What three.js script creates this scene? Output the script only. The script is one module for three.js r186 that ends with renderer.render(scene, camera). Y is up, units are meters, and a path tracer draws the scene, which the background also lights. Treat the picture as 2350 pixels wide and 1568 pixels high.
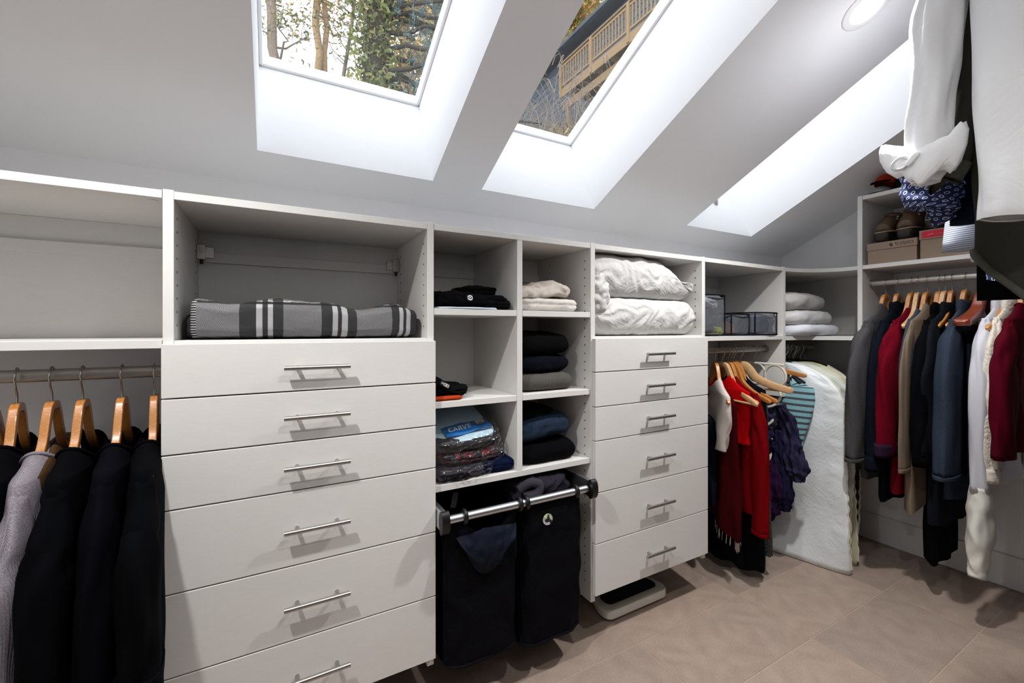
import * as THREE from 'three';
import { RoundedBoxGeometry } from 'three/addons/geometries/RoundedBoxGeometry.js';
import { mergeGeometries, mergeVertices, toCreasedNormals } from 'three/addons/utils/BufferGeometryUtils.js';
import { createNoise3D } from 'simplex-noise';

// ---------- camera, sky, lights, exposure ----------
const W = 2350, H = 1568, FPX = 982.25;
const scene = new THREE.Scene();
const camera = new THREE.PerspectiveCamera(2 * Math.atan(H / 2 / FPX) * 180 / Math.PI, W / H, 0.02, 400);
camera.position.set(0, 1.19, 1.258);
camera.rotation.set(0, -29.05 * Math.PI / 180, 0, 'YXZ');
camera.setViewOffset(W, H, 0, 27.6, W, H);
scene.add(camera);
const renderer = new THREE.WebGLRenderer({ antialias: true });
renderer.toneMapping = THREE.LinearToneMapping;
renderer.toneMappingExposure = 1.14;
renderer.shadowMap.enabled = true;
scene.background = new THREE.Color().setRGB(0.95, 0.985, 1.04);
scene.backgroundIntensity = 2.35;
const LAMP = { color: new THREE.Color().setRGB(1, 0.985, 0.96), candela: 5 };

// ---------- helpers ----------
function rng(seed) { let a = seed >>> 0; return () => { a = (a + 0x6D2B79F5) | 0; let t = Math.imul(a ^ (a >>> 15), 1 | a); t = (t + Math.imul(t ^ (t >>> 7), 61 | t)) ^ t; return ((t ^ (t >>> 14)) >>> 0) / 4294967296; }; }
const noise = createNoise3D(rng(11));
const V = (x, y, z) => new THREE.Vector3(x, y, z);
const clamp = (x, a, b) => Math.min(b, Math.max(a, x));
const smooth = (a, b, x) => { const t = clamp((x - a) / (b - a), 0, 1); return t * t * (3 - 2 * t); };
const lerp = (a, b, t) => a + (b - a) * t;
const sp = (x, p) => Math.sign(x) * Math.pow(Math.abs(x), p);
const counts = {};
function numbered(n) { const k = counts[n] = (counts[n] ?? -1) + 1; return k ? n + '_' + String(k).padStart(3, '0') : n; }
function shade(o) { o.castShadow = true; o.receiveShadow = true; return o; }
function thing(name, label, category, pos = [0, 0, 0], turn = 0, group) {
  const o = new THREE.Group(); o.name = numbered(name); o.position.set(...pos); o.rotation.y = turn;
  o.userData = { label, category }; if (group) o.userData.group = group; scene.add(o); return o;
}
function part(parent, name, geo, mat, label) {
  const g = Array.isArray(geo) ? (geo.length > 1 ? mergeGeometries(geo.map(plain)) : geo[0]) : geo;
  const m = shade(new THREE.Mesh(g, mat)); m.name = name; if (label) m.userData.label = label; parent.add(m); return m;
}
function plain(g) { const q = g.index ? g.toNonIndexed() : g; for (const k of Object.keys(q.attributes)) if (!['position', 'normal', 'uv'].includes(k)) q.deleteAttribute(k); return q; }
function struct(name, geo, mat, parent) {
  const m = part(parent ?? scene, name, geo, mat); if (!parent) m.userData.kind = 'structure'; return m;
}
function structGroup(name) { const o = new THREE.Group(); o.name = name; o.userData.kind = 'structure'; scene.add(o); return o; }
function board(x0, x1, y0, y1, z0, z1, r = 0.0012) {
  const g = new RoundedBoxGeometry(x1 - x0, y1 - y0, z1 - z0, 1, Math.min(r, (x1 - x0) / 2.2, (y1 - y0) / 2.2, (z1 - z0) / 2.2));
  g.translate((x0 + x1) / 2, (y0 + y1) / 2, (z0 + z1) / 2); return g;
}
function cyl(a, b, r0, r1 = r0, n = 12, caps = true) {
  const d = b.clone().sub(a), g = new THREE.CylinderGeometry(r1, r0, d.length(), n, 1, !caps);
  g.applyQuaternion(new THREE.Quaternion().setFromUnitVectors(V(0, 1, 0), d.clone().normalize()));
  g.translate((a.x + b.x) / 2, (a.y + b.y) / 2, (a.z + b.z) / 2); return g;
}
function tube(pts, r, seg = 24, n = 8, closed = false) { return new THREE.TubeGeometry(new THREE.CatmullRomCurve3(pts, closed), seg, r, n, closed); }
// rings of equal length become one smooth skin with uv in metres
function skin(rings, closedRing = true, caps = true) {
  const n = rings[0].length, pos = [], uv = [], idx = [];
  const cols = closedRing ? n + 1 : n; let v = 0;
  rings.forEach((r, i) => {
    if (i) v += r[0].distanceTo(rings[i - 1][0]);
    let u = 0;
    for (let j = 0; j < cols; j++) {
      const p = r[j % n]; if (j) u += p.distanceTo(r[(j - 1) % n]);
      pos.push(p.x, p.y, p.z); uv.push(u, v);
    }
  });
  for (let i = 0; i < rings.length - 1; i++) for (let j = 0; j < cols - 1; j++) {
    const a = i * cols + j, b = a + 1, c = a + cols, d = c + 1; idx.push(a, c, b, b, c, d);
  }
  const g = new THREE.BufferGeometry();
  if (caps && closedRing) for (const [i, flip] of [[0, 0], [rings.length - 1, 1]]) {
    const c = V(0, 0, 0); rings[i].forEach((p) => c.add(p)); c.multiplyScalar(1 / n);
    const k = pos.length / 3; pos.push(c.x, c.y, c.z); uv.push(0, 0);
    for (let j = 0; j < n; j++) { const a = i * cols + j, b = a + 1; if (flip) idx.push(a, k, b); else idx.push(b, k, a); }
  }
  g.setAttribute('position', new THREE.Float32BufferAttribute(pos, 3));
  g.setAttribute('uv', new THREE.Float32BufferAttribute(uv, 2));
  g.setIndex(idx); g.computeVertexNormals();
  if (closedRing) { // close the seam's normals
    const nn = g.attributes.normal;
    for (let i = 0; i < rings.length; i++) { const a = i * cols, b = a + cols - 1; const m = V(nn.getX(a) + nn.getX(b), nn.getY(a) + nn.getY(b), nn.getZ(a) + nn.getZ(b)).normalize(); nn.setXYZ(a, m.x, m.y, m.z); nn.setXYZ(b, m.x, m.y, m.z); }
  }
  return g;
}
// a swept body: path points with half-widths; side is the direction of the first half-width
function sweep(path, o = {}) {
  const n = o.n ?? 20, side = o.side ?? V(1, 0, 0), rows = o.rows ?? path.length * 4, e = o.e ?? 1, sd = o.seed ?? 0, f = o.fold ?? 0, k = o.folds ?? 5;
  const cv = new THREE.CatmullRomCurve3(path.map((p) => p.p), false, 'centripetal'), rings = [];
  for (let i = 0; i <= rows; i++) {
    const t = i / rows, c = cv.getPoint(t), T = cv.getTangent(t).normalize();
    const N = T.clone().cross(side).normalize(), S = N.clone().cross(T).normalize();
    const q = t * (path.length - 1), a = Math.min(path.length - 2, Math.floor(q)), w = q - a, ws = w * w * (3 - 2 * w);
    const ra = lerp(path[a].a, path[a + 1].a, ws), rb = lerp(path[a].b, path[a + 1].b, ws), ring = [];
    for (let j = 0; j < n; j++) {
      const th = 2 * Math.PI * j / n, cx = sp(Math.cos(th), e), cy = sp(Math.sin(th), e);
      let m = 1; if (f) m += f * (Math.sin(k * th + sd + 3 * noise(t * 2.2, sd, 0)) * 0.6 + noise(Math.cos(th) * 1.3 + sd, Math.sin(th) * 1.3, t * (o.freq ?? 5)) * 0.7);
      ring.push(c.clone().addScaledVector(S, cx * ra * m).addScaledVector(N, cy * rb * m));
    }
    rings.push(ring);
  }
  return skin(rings, true, o.caps ?? true);
}
// a soft block: rounded box with folds and wrinkles
function soft(w, h, d, o = {}) {
  const nx = o.nx ?? 26, ny = o.ny ?? 12, nz = o.nz ?? 18, e = o.e ?? 5, ey = o.ey ?? 2.6, s = o.seed ?? 0, amp = o.amp ?? 0.006, fr = o.freq ?? 9, lay = o.layers ?? 0, la = o.layerAmp ?? 0.004;
  let g = new THREE.BoxGeometry(2, 2, 2, nx, ny, nz); g.deleteAttribute('uv'); g.deleteAttribute('normal'); g = mergeVertices(g, 1e-4);
  const p = g.attributes.position, uv = [];
  for (let i = 0; i < p.count; i++) {
    let x = p.getX(i), y = p.getY(i), z = p.getZ(i);
    const hz = Math.pow(Math.pow(Math.abs(x), e) + Math.pow(Math.abs(z), e), 1 / e) || 1e-6, M = Math.max(Math.abs(x), Math.abs(z));
    const k0 = M / hz; x *= k0; z *= k0;
    const rad = clamp(M, 0, 1), R0 = o.r ?? Math.min(h * .5, w * .3, d * .3);
    const inset = R0 * (1 - Math.pow(Math.max(0, 1 - Math.pow(Math.abs(y), ey)), 1 / ey));
    let X = x * (w / 2 - inset), Y = y * h / 2, Z = z * (d / 2 - inset);
    const top = smooth(-1, 1, y);
    Y += top * (o.dome ?? 0) * (1 - rad * rad) * h;
    if (o.shape) { const q = o.shape(X, Y, Z, y); X = q[0]; Y = q[1]; Z = q[2]; }
    const n1 = noise(X * fr + s, Y * fr * 1.5, Z * fr), n2 = noise(X * fr * 3 + s, Y * fr * 3 + 5, Z * fr * 3), n3 = 1 - Math.abs(noise(X * fr * 1.8, Y * fr * 1.8 + s, Z * fr * 1.2 + 9)) * 2;
    const L = Math.hypot(x, y, z) || 1, D = amp * (0.7 * n1 + 0.3 * n2 + (o.crease ?? 0) * n3) + (lay ? -la * Math.pow(Math.abs(Math.cos(y * lay * Math.PI / 2 + n1 * .4)), 8) * smooth(.6, 1, rad) : 0);
    const lift = y < -0.6 ? 0.15 : 1;
    X += D * x / L; Z += D * z / L; Y += D * y / L * lift;
    p.setXYZ(i, X, Math.max(Y, -h / 2) + h / 2, Z); uv.push(X + Z * .35, Y + Z * .9);
  }
  g.setAttribute('uv', new THREE.Float32BufferAttribute(uv, 2)); g.computeVertexNormals(); return g;
}

// ---------- materials ----------
function noiseTex(size, fn, srgb = true, rep = 1) {
  const a = new Uint8Array(size * size * 4);
  for (let y = 0; y < size; y++) for (let x = 0; x < size; x++) { const c = fn(x / size, y / size, x, y), i = (y * size + x) * 4; for (let k = 0; k < 3; k++) a[i + k] = clamp(Array.isArray(c) ? c[k] : c, 0, 255); a[i + 3] = 255; }
  const t = new THREE.DataTexture(a, size, size); t.wrapS = t.wrapT = THREE.RepeatWrapping; t.magFilter = THREE.LinearFilter; t.minFilter = THREE.LinearMipmapLinearFilter; t.generateMipmaps = true;
  if (srgb) t.colorSpace = THREE.SRGBColorSpace; t.repeat.set(rep, rep); t.needsUpdate = true; return t;
}
const tn = (u, v, f, s) => { const a = u * 2 * Math.PI, b = v * 2 * Math.PI; return noise(Math.cos(a) * f + s, Math.sin(a) * f + Math.cos(b) * f * 1.13, Math.sin(b) * f - s); };
const R1 = rng(5);
const weaveBump = noiseTex(128, (u, v) => 128 + 55 * Math.sin(u * 2 * Math.PI * 32) * Math.sin(v * 2 * Math.PI * 32) + 50 * (R1() - .5), false, 1 / 0.06);
const knitBump = noiseTex(128, (u, v) => { const c = u * 16, k = Math.abs((c % 1) - .5) * 2; return 90 + 90 * (1 - k) * (.6 + .4 * Math.sin((v * 20 + k * .6) * 2 * Math.PI)) + 40 * (R1() - .5); }, false, 1 / 0.05);
const ribBump = noiseTex(128, (u, v) => 128 + 100 * Math.sin(u * 2 * Math.PI * 10) + 20 * (R1() - .5), false, 1 / 0.06);
const marl = noiseTex(256, (u, v) => { const s = (R1() - .5) * 70 + 25 * tn(u, v, 9, 3); return 205 + s; }, true, 1 / 0.16);
const wrinkleBump = noiseTex(256, (u, v) => 128 + 70 * (1 - 2 * Math.abs(tn(u, v, 1.6, 2))) + 30 * (1 - 2 * Math.abs(tn(u, v, 3.4, 8))), false, 1 / 0.35);
const cloths = {};
function cloth(color, o = {}) {
  const key = color + JSON.stringify(o); if (cloths[key]) return cloths[key];
  const m = new THREE.MeshPhysicalMaterial({ color, roughness: o.rough ?? 0.95, specularIntensity: .12, side: THREE.DoubleSide });
  if (o.marl) m.map = marl;
  const b = { knit: knitBump, rib: ribBump, wrinkle: wrinkleBump }[o.t] ?? weaveBump;
  m.bumpMap = b; m.bumpScale = o.bump ?? { knit: 0.0006, rib: 0.0008, wrinkle: 0.003 }[o.t] ?? 0.00025;
  return cloths[key] = m;
}
const paint = new THREE.MeshStandardMaterial({ color: 0xf6f7f9, roughness: 0.9 });
const reveal = paint;
const melMap = noiseTex(256, (u, v) => { const k = 250 + 1.5 * tn(u, v, 1.5, 1) + 4 * (R1() - .5); return [k, k - 1, k - 2]; }, true, 1 / 0.7);
const mel = new THREE.MeshPhysicalMaterial({ color: 0xe2e1df, map: melMap, roughness: 0.48, specularIntensity: 0.7 });
const steel = new THREE.MeshPhysicalMaterial({ color: 0xb4b2ae, metalness: 1, roughness: 0.32 });
const chrome = new THREE.MeshPhysicalMaterial({ color: 0xcfd0d2, metalness: 1, roughness: 0.16 });
const alu = new THREE.MeshPhysicalMaterial({ color: 0xd3d6da, metalness: 1, roughness: 0.36 });
const blackPlastic = new THREE.MeshPhysicalMaterial({ color: 0x08080a, roughness: 0.45 });
const whitePlastic = new THREE.MeshPhysicalMaterial({ color: 0xdedcd2, roughness: 0.35 });
const rodMat = new THREE.MeshPhysicalMaterial({ color: 0xb5b2ac, metalness: .85, roughness: 0.42 });
function woodMat(c0, c1, gloss = .8) {
  const a = new THREE.Color(c0), b = new THREE.Color(c1);
  const map = noiseTex(128, (u, v) => { const k = .5 + .5 * Math.sin((v * 9 + 1.2 * tn(u, v, 1.2, 6)) * 2 * Math.PI) * .6 + .15 * (R1() - .5); const c = a.clone().lerp(b, clamp(k, 0, 1)); const s = c.getHex(THREE.SRGBColorSpace); return [(s >> 16) & 255, (s >> 8) & 255, s & 255]; }, true, 1 / 0.09);
  return new THREE.MeshPhysicalMaterial({ map, roughness: 0.42, clearcoat: gloss, clearcoatRoughness: 0.18 });
}
const woodHoney = woodMat(0xc98a42, 0xa9652a), woodLight = woodMat(0xd8b184, 0xc39666, .3), woodRed = woodMat(0x8e3b1c, 0x6b2712);

// ---------- the room ----------
const XL = -1.3, XR = 2.965, ZB = -0.37, ZF = 1.5, PITCH = 26.3 * Math.PI / 180, CY = 1.669, CZ = -0.367;
const cp = Math.cos(PITCH), sn = Math.sin(PITCH), ceilY = (z) => CY + Math.tan(PITCH) * (z - CZ);
const slope = (x, s, n) => V(x, CY + s * sn + n * cp, CZ + s * cp - n * sn);   // s up the slope, n outward
const SL0 = 0.139, SL1 = SL0 + 1.2, THICK = 0.434;
const wells = [[-0.045, 0.504], [0.7, 1.254], [1.87, 2.424]];
{ // sloped ceiling slab with three light wells cut right through it
  const sh = new THREE.Shape([[XL - .2, -.25], [XR + .2, -.25], [XR + .2, 2.4], [XL - .2, 2.4]].map((p) => new THREE.Vector2(...p)));
  for (const [a, b] of wells) sh.holes.push(new THREE.Path([[a, SL0], [a, SL1], [b, SL1], [b, SL0]].map((p) => new THREE.Vector2(...p))));
  const g = new THREE.ExtrudeGeometry(sh, { depth: THICK, bevelEnabled: false });
  const p = g.attributes.position; for (let i = 0; i < p.count; i++) { const q = slope(p.getX(i), p.getY(i), p.getZ(i)); p.setXYZ(i, q.x, q.y, q.z); }
  g.computeVertexNormals(); struct('ceiling', toCreasedNormals(g, .3), paint);
}
const frameMat = new THREE.MeshPhysicalMaterial({ color: 0xeeeeee, roughness: 0.4 });
const glass = new THREE.MeshPhysicalMaterial({ color: 0xffffff, transmission: 1, thickness: 0, roughness: 0, ior: 1.45, specularIntensity: .6 });
wells.forEach(([a, b], i) => {
  const w = structGroup('window_' + (i + 1)), k = 0.011;
  const ring = (x0, x1, s0, s1, n0, n1) => { const g = new RoundedBoxGeometry(x1 - x0, n1 - n0, s1 - s0, 2, .004); g.rotateX(-PITCH); const c = slope((x0 + x1) / 2, (s0 + s1) / 2, (n0 + n1) / 2); g.translate(c.x, c.y, c.z); return g; };
  part(w, 'window_frame', [ring(a, a + k, SL0, SL1, .386, .436), ring(b - k, b, SL0, SL1, .386, .436), ring(a, b, SL0, SL0 + k, .386, .436), ring(a, b, SL1 - k, SL1, .386, .436)], frameMat);
  part(w, 'pane', ring(a + k, b - k, SL0 + k, SL1 - k, .426, .431), glass);
});
{ // skylight operator in the third well
  const t = thing('skylight_opener', 'short chrome crank eye hanging at the lower edge of the third skylight', 'window opener', [0, 0, 0]);
  const a = slope(2.14, SL0 + .02, .37), b = V(2.175, a.y - .055, a.z + .035), c = V(2.2, a.y - .1, a.z + .05), dd = V(2.222, a.y - .145, a.z + .062);
  part(t, 'shaft', [cyl(a, b, .011, .011, 16), cyl(b, c, .0085, .0085, 16)], chrome);
  part(t, 'collar', cyl(b.clone().lerp(c, .75), c, .0125, .0125, 16), chrome);
  part(t, 'crank_eye', (() => { const g = new THREE.TorusGeometry(.013, .006, 10, 20); g.scale(.7, 1.9, 1); g.rotateZ(.55); g.translate(dd.x - .003, dd.y + .012, dd.z); return g; })(), steel);
}
struct('wall_back', board(XL - .12, XR + .12, -.05, 1.84, ZB - .12, ZB, .001), paint);
function gable(x0, x1, name, m = paint) {
  const sh = new THREE.Shape([[ZB - .12, -.05], [ZF + .12, -.05], [ZF + .12, ceilY(ZF + .12) + .2], [ZB - .12, ceilY(ZB - .12) + .2]].map((p) => new THREE.Vector2(...p)));
  const g = new THREE.ExtrudeGeometry(sh, { depth: x1 - x0, bevelEnabled: false }); g.rotateY(-Math.PI / 2); g.translate(x1, 0, 0); struct(name, g, m);
}
gable(XR, XR + .12, 'wall_right'); gable(XL - .12, XL, 'wall_left');
struct('wall_front', board(XL, XR, -.05, ceilY(ZF) + .25, ZF, ZF + .12, .001), paint);
struct('trim_1', board(XL, XR, 0, 1.5, ZF - .025, ZF, .003), new THREE.MeshStandardMaterial({ color: 0x26231f, roughness: .9 }));
struct('baseboard_right', board(XR - .014, XR, 0, .15, -.36, ZF, .003), frameMat);
struct('baseboard_back', board(XL, XR - .015, 0, .15, ZB, ZB + .014, .003), frameMat);
{ // tiled floor
  const grout = new THREE.MeshStandardMaterial({ color: 0xb9a797, roughness: .95 });
  const fl = struct('floor', board(XL - .1, XR + .1, -.06, -.0015, ZB - .1, ZF + .1, .0005), grout);
  const mats = [0, 1, 2].map((k) => {
    const r = rng(40 + k), tint = [[166, 147, 134], [161, 143, 131], [170, 150, 136]][k];
    const map = noiseTex(512, (u, v) => { const s = (r() - .5) * 34 + (r() > .985 ? 26 : 0) - (r() > .985 ? 30 : 0) + 6 * tn(u, v, .8, k); return tint.map((c) => c + s); }, true, 1 / 0.42);
    return new THREE.MeshStandardMaterial({ map, roughness: .72 });
  });
  const TX = .607, TZ = .3045, J = .0032;
  const gs = [0, 1, 2, 3].map((k) => { const g = new RoundedBoxGeometry(TX - J, .012, TZ - J, 1, .001); const uv = g.attributes.uv, p = g.attributes.position; for (let i = 0; i < uv.count; i++) uv.setXY(i, p.getX(i) + k * .13, p.getZ(i) + k * .21); return g; });
  let c = 0;
  for (let i = -4; i <= 3; i++) for (let j = -2; j <= 4; j++) {
    const m = part(fl, 'tile', gs[(i * 3 + j * 5 + 40) % 4], mats[(i * 2 + j * 3 + 60 + (j % 2)) % 3]);
    if (c) m.name = 'tile_' + String(c).padStart(3, '0'); c++;
    m.position.set(1.2057 + (i - .5) * TX, -.006, .071 + (j - .5) * TZ);
  }
}
// recessed downlights
function downlight(x, z, label, k = 1) {
  const t = thing('downlight', label, 'ceiling light', [x, ceilY(z), z], 0);
  t.rotation.x = -PITCH;
  const pr = [[.046, -.0035], [.05, -.0052], [.062, -.005], [.066, -.0025], [.066, .002]].map((p) => new THREE.Vector2(...p));
  part(t, 'trim_ring', new THREE.LatheGeometry(pr, 48), frameMat);
  const g = new THREE.CylinderGeometry(.047, .047, .004, 40); g.translate(0, -.0015, 0);
  part(t, 'diffuser', g, new THREE.MeshStandardMaterial({ color: 0xffffff, emissive: 0xfff3e2, emissiveIntensity: 1.6 }));
  const l = new THREE.SpotLight(LAMP.color, LAMP.candela * k, 0, 65 * Math.PI / 180, 0.4, 2);
  l.position.set(x, ceilY(z) - .028, z + .014); l.target.position.set(x, 0, z + .05); l.castShadow = true; l.shadow.radius = 1.6; l.shadow.mapSize.set(1024, 1024);
  l.name = numbered('downlight_beam'); scene.add(l); scene.add(l.target);
}
downlight(1.575, .643, 'lit round recessed ceiling light between the second and third skylights');
downlight(-.4, .643, 'lit round recessed ceiling light left of the first skylight');
downlight(.5, 1.2, 'lit round recessed ceiling light on the near side of the room, above the viewer', .42);

// ---------- fitted cabinets ----------
const DW = 0.021;                                      // board thickness
function handle(parent, cx, cy, z, len = .157) {
  const hz = z + .026, g = [cyl(V(cx - len / 2, cy, hz), V(cx + len / 2, cy, hz), .006, .006, 20)];
  for (const s of [-1, 1]) g.push(cyl(V(cx + s * .048, cy, z), V(cx + s * .048, cy, hz), .0052, .0052, 14));
  part(parent, 'handle', g, steel);
}
function drawers(t, x0, x1, cx, edges) {
  for (let i = 0; i < edges.length - 1; i++) {
    const d = part(t, 'drawer', board(x0, x1, edges[i + 1] + .0032, edges[i], 0.0008, .019, .0016), mel);
    if (i) d.name = 'drawer_' + String(i).padStart(3, '0');
    handle(d, cx, (edges[i] + edges[i + 1]) / 2 + (i === 0 ? .0 : .002), .019);
  }
}
function holes(t, x, s, ys, zs) {
  const g = []; for (const y of ys) for (const z of zs) g.push(cyl(V(x, y, z), V(x + s * .0006, y, z), .0027, .0027, 8));
  const m = part(t, 'peg_holes', g, new THREE.MeshStandardMaterial({ color: 0x151515, roughness: 1 })); m.userData.kind = 'stuff';
}
const range = (a, b, s) => { const r = []; for (let y = a; y <= b; y += s) r.push(y); return r; };
function cams(t, list) { list.forEach(([x, y, z]) => { part(t, 'cam_cover', cyl(V(x, y, z), V(x, y - .002, z), .011, .010, 18), mel); }); }
const BACK = ZB + .004, TOP = 1.494, TOPY = 1.513;
function sides(t, a, b, bot) { part(t, 'side_panel', board(a, a + DW, bot, 1.516, BACK, 0), mel); part(t, 'side_panel_001', board(b - DW, b, bot, 1.516, BACK, 0), mel); }
const cleat = (t, x0, x1) => part(t, 'wall_cleat', board(x0, x1, 1.397, 1.429, BACK, ZB + .017, .001), mel);
{ // 1: far left, shelf over a hanging rod
  const t = thing('hanging_cabinet', 'white open wall cabinet at the far left with empty shelf above a clothes rod', 'cabinet');
  part(t, 'top_panel', board(-1.1, -.227, TOP, TOPY, BACK, 0), mel);
  part(t, 'shelf', board(-1.1, -.227, 1.146, 1.166, BACK, 0), mel);
  part(t, 'side_panel', board(-1.121, -1.1, .168, 1.516, BACK, 0), mel);
  part(t, 'back_panel', board(-1.1, -.227, 1.166, TOP, BACK - .002, BACK + .003), mel); cleat(t, -1.1, -.227);
  cams(t, [[-.25, TOP, -.03]]);
}
{ // 2: wide drawer tower
  const t = thing('drawer_tower', 'wide white tower of six drawers with an open plaid-blanket compartment on top', 'cabinet');
  sides(t, -.226, .426, .168);
  part(t, 'top_panel', board(-.205, .405, TOP, TOPY, BACK, 0), mel);
  part(t, 'shelf', board(-.205, .405, 1.144, 1.164, BACK, -.001), mel);
  part(t, 'back_panel', board(-.205, .405, .17, TOP, BACK - .002, BACK + .003), mel); cleat(t, -.205, .405);
  drawers(t, -.2255, .4255, .1, [1.156, 1.0285, .8985, .7715, .578, .3855, .195]);
  holes(t, -.205, 1, range(1.2, 1.48, .032), [-.035, -.31]); holes(t, .405, -1, range(1.2, 1.48, .032), [-.035, -.31]);
  cams(t, [[-.185, TOP, -.03], [-.18, TOP, -.2], [.388, TOP, -.03], [.385, TOP, -.2]]);
  for (const [x, s] of [[-.205, 1], [.405, -1]]) {
    const b = part(t, s > 0 ? 'hanging_bracket' : 'hanging_bracket_001', [board(Math.min(x, x + s * .022), Math.max(x, x + s * .022), 1.402, 1.448, -.345, -.327, .002), board(Math.min(x + s * .014, x + s * .042), Math.max(x + s * .014, x + s * .042), 1.41, 1.443, -.355, -.345, .001)], steel);
    part(b, 'screw', cyl(V(x + s * .011, 1.428, -.327), V(x + s * .011, 1.428, -.324), .007, .007, 14), rodMat);
    part(b, 'adjuster', cyl(V(x + s * .012, 1.402, -.335), V(x + s * .012, 1.388, -.335), .005, .004, 10), blackPlastic);
  }
}
{ // 3: cubby unit over the hamper
  const t = thing('cubby_unit', 'white open unit of six cubbies above the laundry hamper', 'cabinet');
  part(t, 'top_panel', board(.427, 1.034, TOP, TOPY, BACK, 0), mel);
  part(t, 'divider', board(.719, .74, .71, TOP, BACK, -.0005), mel);
  let k = 0; for (const [x0, x1] of [[.427, .718], [.741, 1.034]]) for (const y of [1.235, .947]) part(t, k++ ? 'shelf_' + String(k - 1).padStart(3, '0') : 'shelf', board(x0, x1, y, y + .02, BACK, -.0008), mel);
  part(t, 'bottom_panel', board(.427, 1.034, .69, .71, BACK, 0), mel);
  part(t, 'back_panel', board(.427, 1.034, .69, TOP, BACK - .002, BACK + .003), mel); cleat(t, .427, 1.034);
  cams(t, [[.446, TOP, -.03], [1.015, TOP, -.03], [.76, TOP, -.2], [1.01, TOP, -.2]]);
}
{ // 4: narrow drawer tower
  const t = thing('drawer_tower', 'narrow white tower of six drawers with a duvet in its open top', 'cabinet');
  sides(t, 1.036, 1.69, .166);
  part(t, 'top_panel', board(1.057, 1.669, TOP, TOPY, BACK, 0), mel);
  part(t, 'shelf', board(1.057, 1.669, 1.144, 1.164, BACK, -.001), mel);
  part(t, 'back_panel', board(1.057, 1.669, .17, TOP, BACK - .002, BACK + .003), mel); cleat(t, 1.057, 1.669);
  drawers(t, 1.043, 1.684, 1.362, [1.156, 1.0285, .8985, .7715, .578, .3875, .193]);
  holes(t, 1.036, -1, range(.235, 1.48, .032), [-.035]); holes(t, 1.036, -1, range(.76, 1.48, .032), [-.27]);
  holes(t, 1.669, -1, range(1.2, 1.48, .032), [-.035]);
  cams(t, [[1.075, TOP, -.03], [1.65, TOP, -.03]]);
}
function ovalRod(x0, x1, y, z) { const g = new THREE.CylinderGeometry(1, 1, x1 - x0, 24); g.scale(.014, 1, .0075); g.rotateZ(Math.PI / 2); g.translate((x0 + x1) / 2, y, z); return g; }
function rodThing(label, x0, x1, y, z, along, endA = 1, endB = 1) {
  const t = thing('clothes_rod', label, 'clothes rod');
  const put = (g) => { if (along === 'z') { g.rotateY(-Math.PI / 2); } return g; };
  const off = along === 'z' ? [z, y, 0] : [0, y, z]; t.position.set(...off);
  part(t, 'rod', put(ovalRod(x0, x1, 0, 0)), rodMat);
  if (endA) part(t, 'socket', put((() => { const g = new THREE.CylinderGeometry(.019, .019, .008, 20); g.rotateZ(Math.PI / 2); g.translate(x0 + .004, 0, 0); return g; })()), steel);
  if (endB) part(t, 'socket_001', put((() => { const g = new THREE.CylinderGeometry(.019, .019, .008, 20); g.rotateZ(Math.PI / 2); g.translate(x1 - .004, 0, 0); return g; })()), steel);
  return t;
}
const RY = 1.087, RZ = -.09;
rodThing('flat oval steel rod under the far left shelf holding wooden hangers', -1.1, -.226, RY, RZ, 'x');
{ // 5: bins over a hanging rod
  const t = thing('hanging_cabinet', 'white open cabinet holding clear zip bags above the red sweaters', 'cabinet');
  part(t, 'side_panel', board(2.307, 2.33, .84, 1.516, BACK, 0), mel);
  part(t, 'top_panel', board(1.691, 2.306, TOP, TOPY, BACK, 0), mel);
  part(t, 'shelf', board(1.691, 2.306, 1.138, 1.158, BACK, -.001), mel);
  part(t, 'back_panel', board(1.691, 2.306, 1.158, TOP, BACK - .002, BACK + .003), mel); cleat(t, 1.691, 2.306);
  cams(t, [[1.71, TOP, -.03], [2.285, TOP, -.03]]);
}
rodThing('dark oval steel rod above the red sweaters and the scarf hanger', 1.691, 2.306, RY, RZ, 'x');
const RX = 2.6;
{ // 6: corner unit with curved fronts
  const t = thing('corner_cabinet', 'white corner shelf unit with curved front holding three white towels', 'cabinet');
  const sh = (y0, y1) => {
    const s = new THREE.Shape(); s.moveTo(2.331, .366); s.lineTo(2.331, 0); s.bezierCurveTo(2.46, 0, 2.6, -.07, RX, -.205); s.lineTo(XR - .003, -.205); s.lineTo(XR - .003, .366);
    const g = new THREE.ExtrudeGeometry(s, { depth: y1 - y0, bevelEnabled: false, curveSegments: 24 }); g.rotateX(-Math.PI / 2); // shape y -> -z
    g.translate(0, y0, 0); return toCreasedNormals(g, .5);
  };
  part(t, 'top_panel', sh(TOP, TOPY), mel);
  part(t, 'shelf', sh(1.134, 1.155), mel);
  part(t, 'back_panel', board(2.332, XR - .02, 1.158, TOP, BACK - .002, BACK + .003), mel);
  part(t, 'back_panel_001', board(XR - .008, XR - .002, 1.158, TOP, BACK + .01, .2), mel);
  part(t, 'back_panel_002', board(2.332, 2.9, .95, 1.133, BACK - .002, BACK + .003), mel);
  cams(t, [[2.36, TOP, -.03], [2.62, TOP, .15]]);
}
rodThing('dark oval rod in the shadowed corner above the garment bags', 2.331, 2.78, RY, RZ, 'x', 0, 1);
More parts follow.
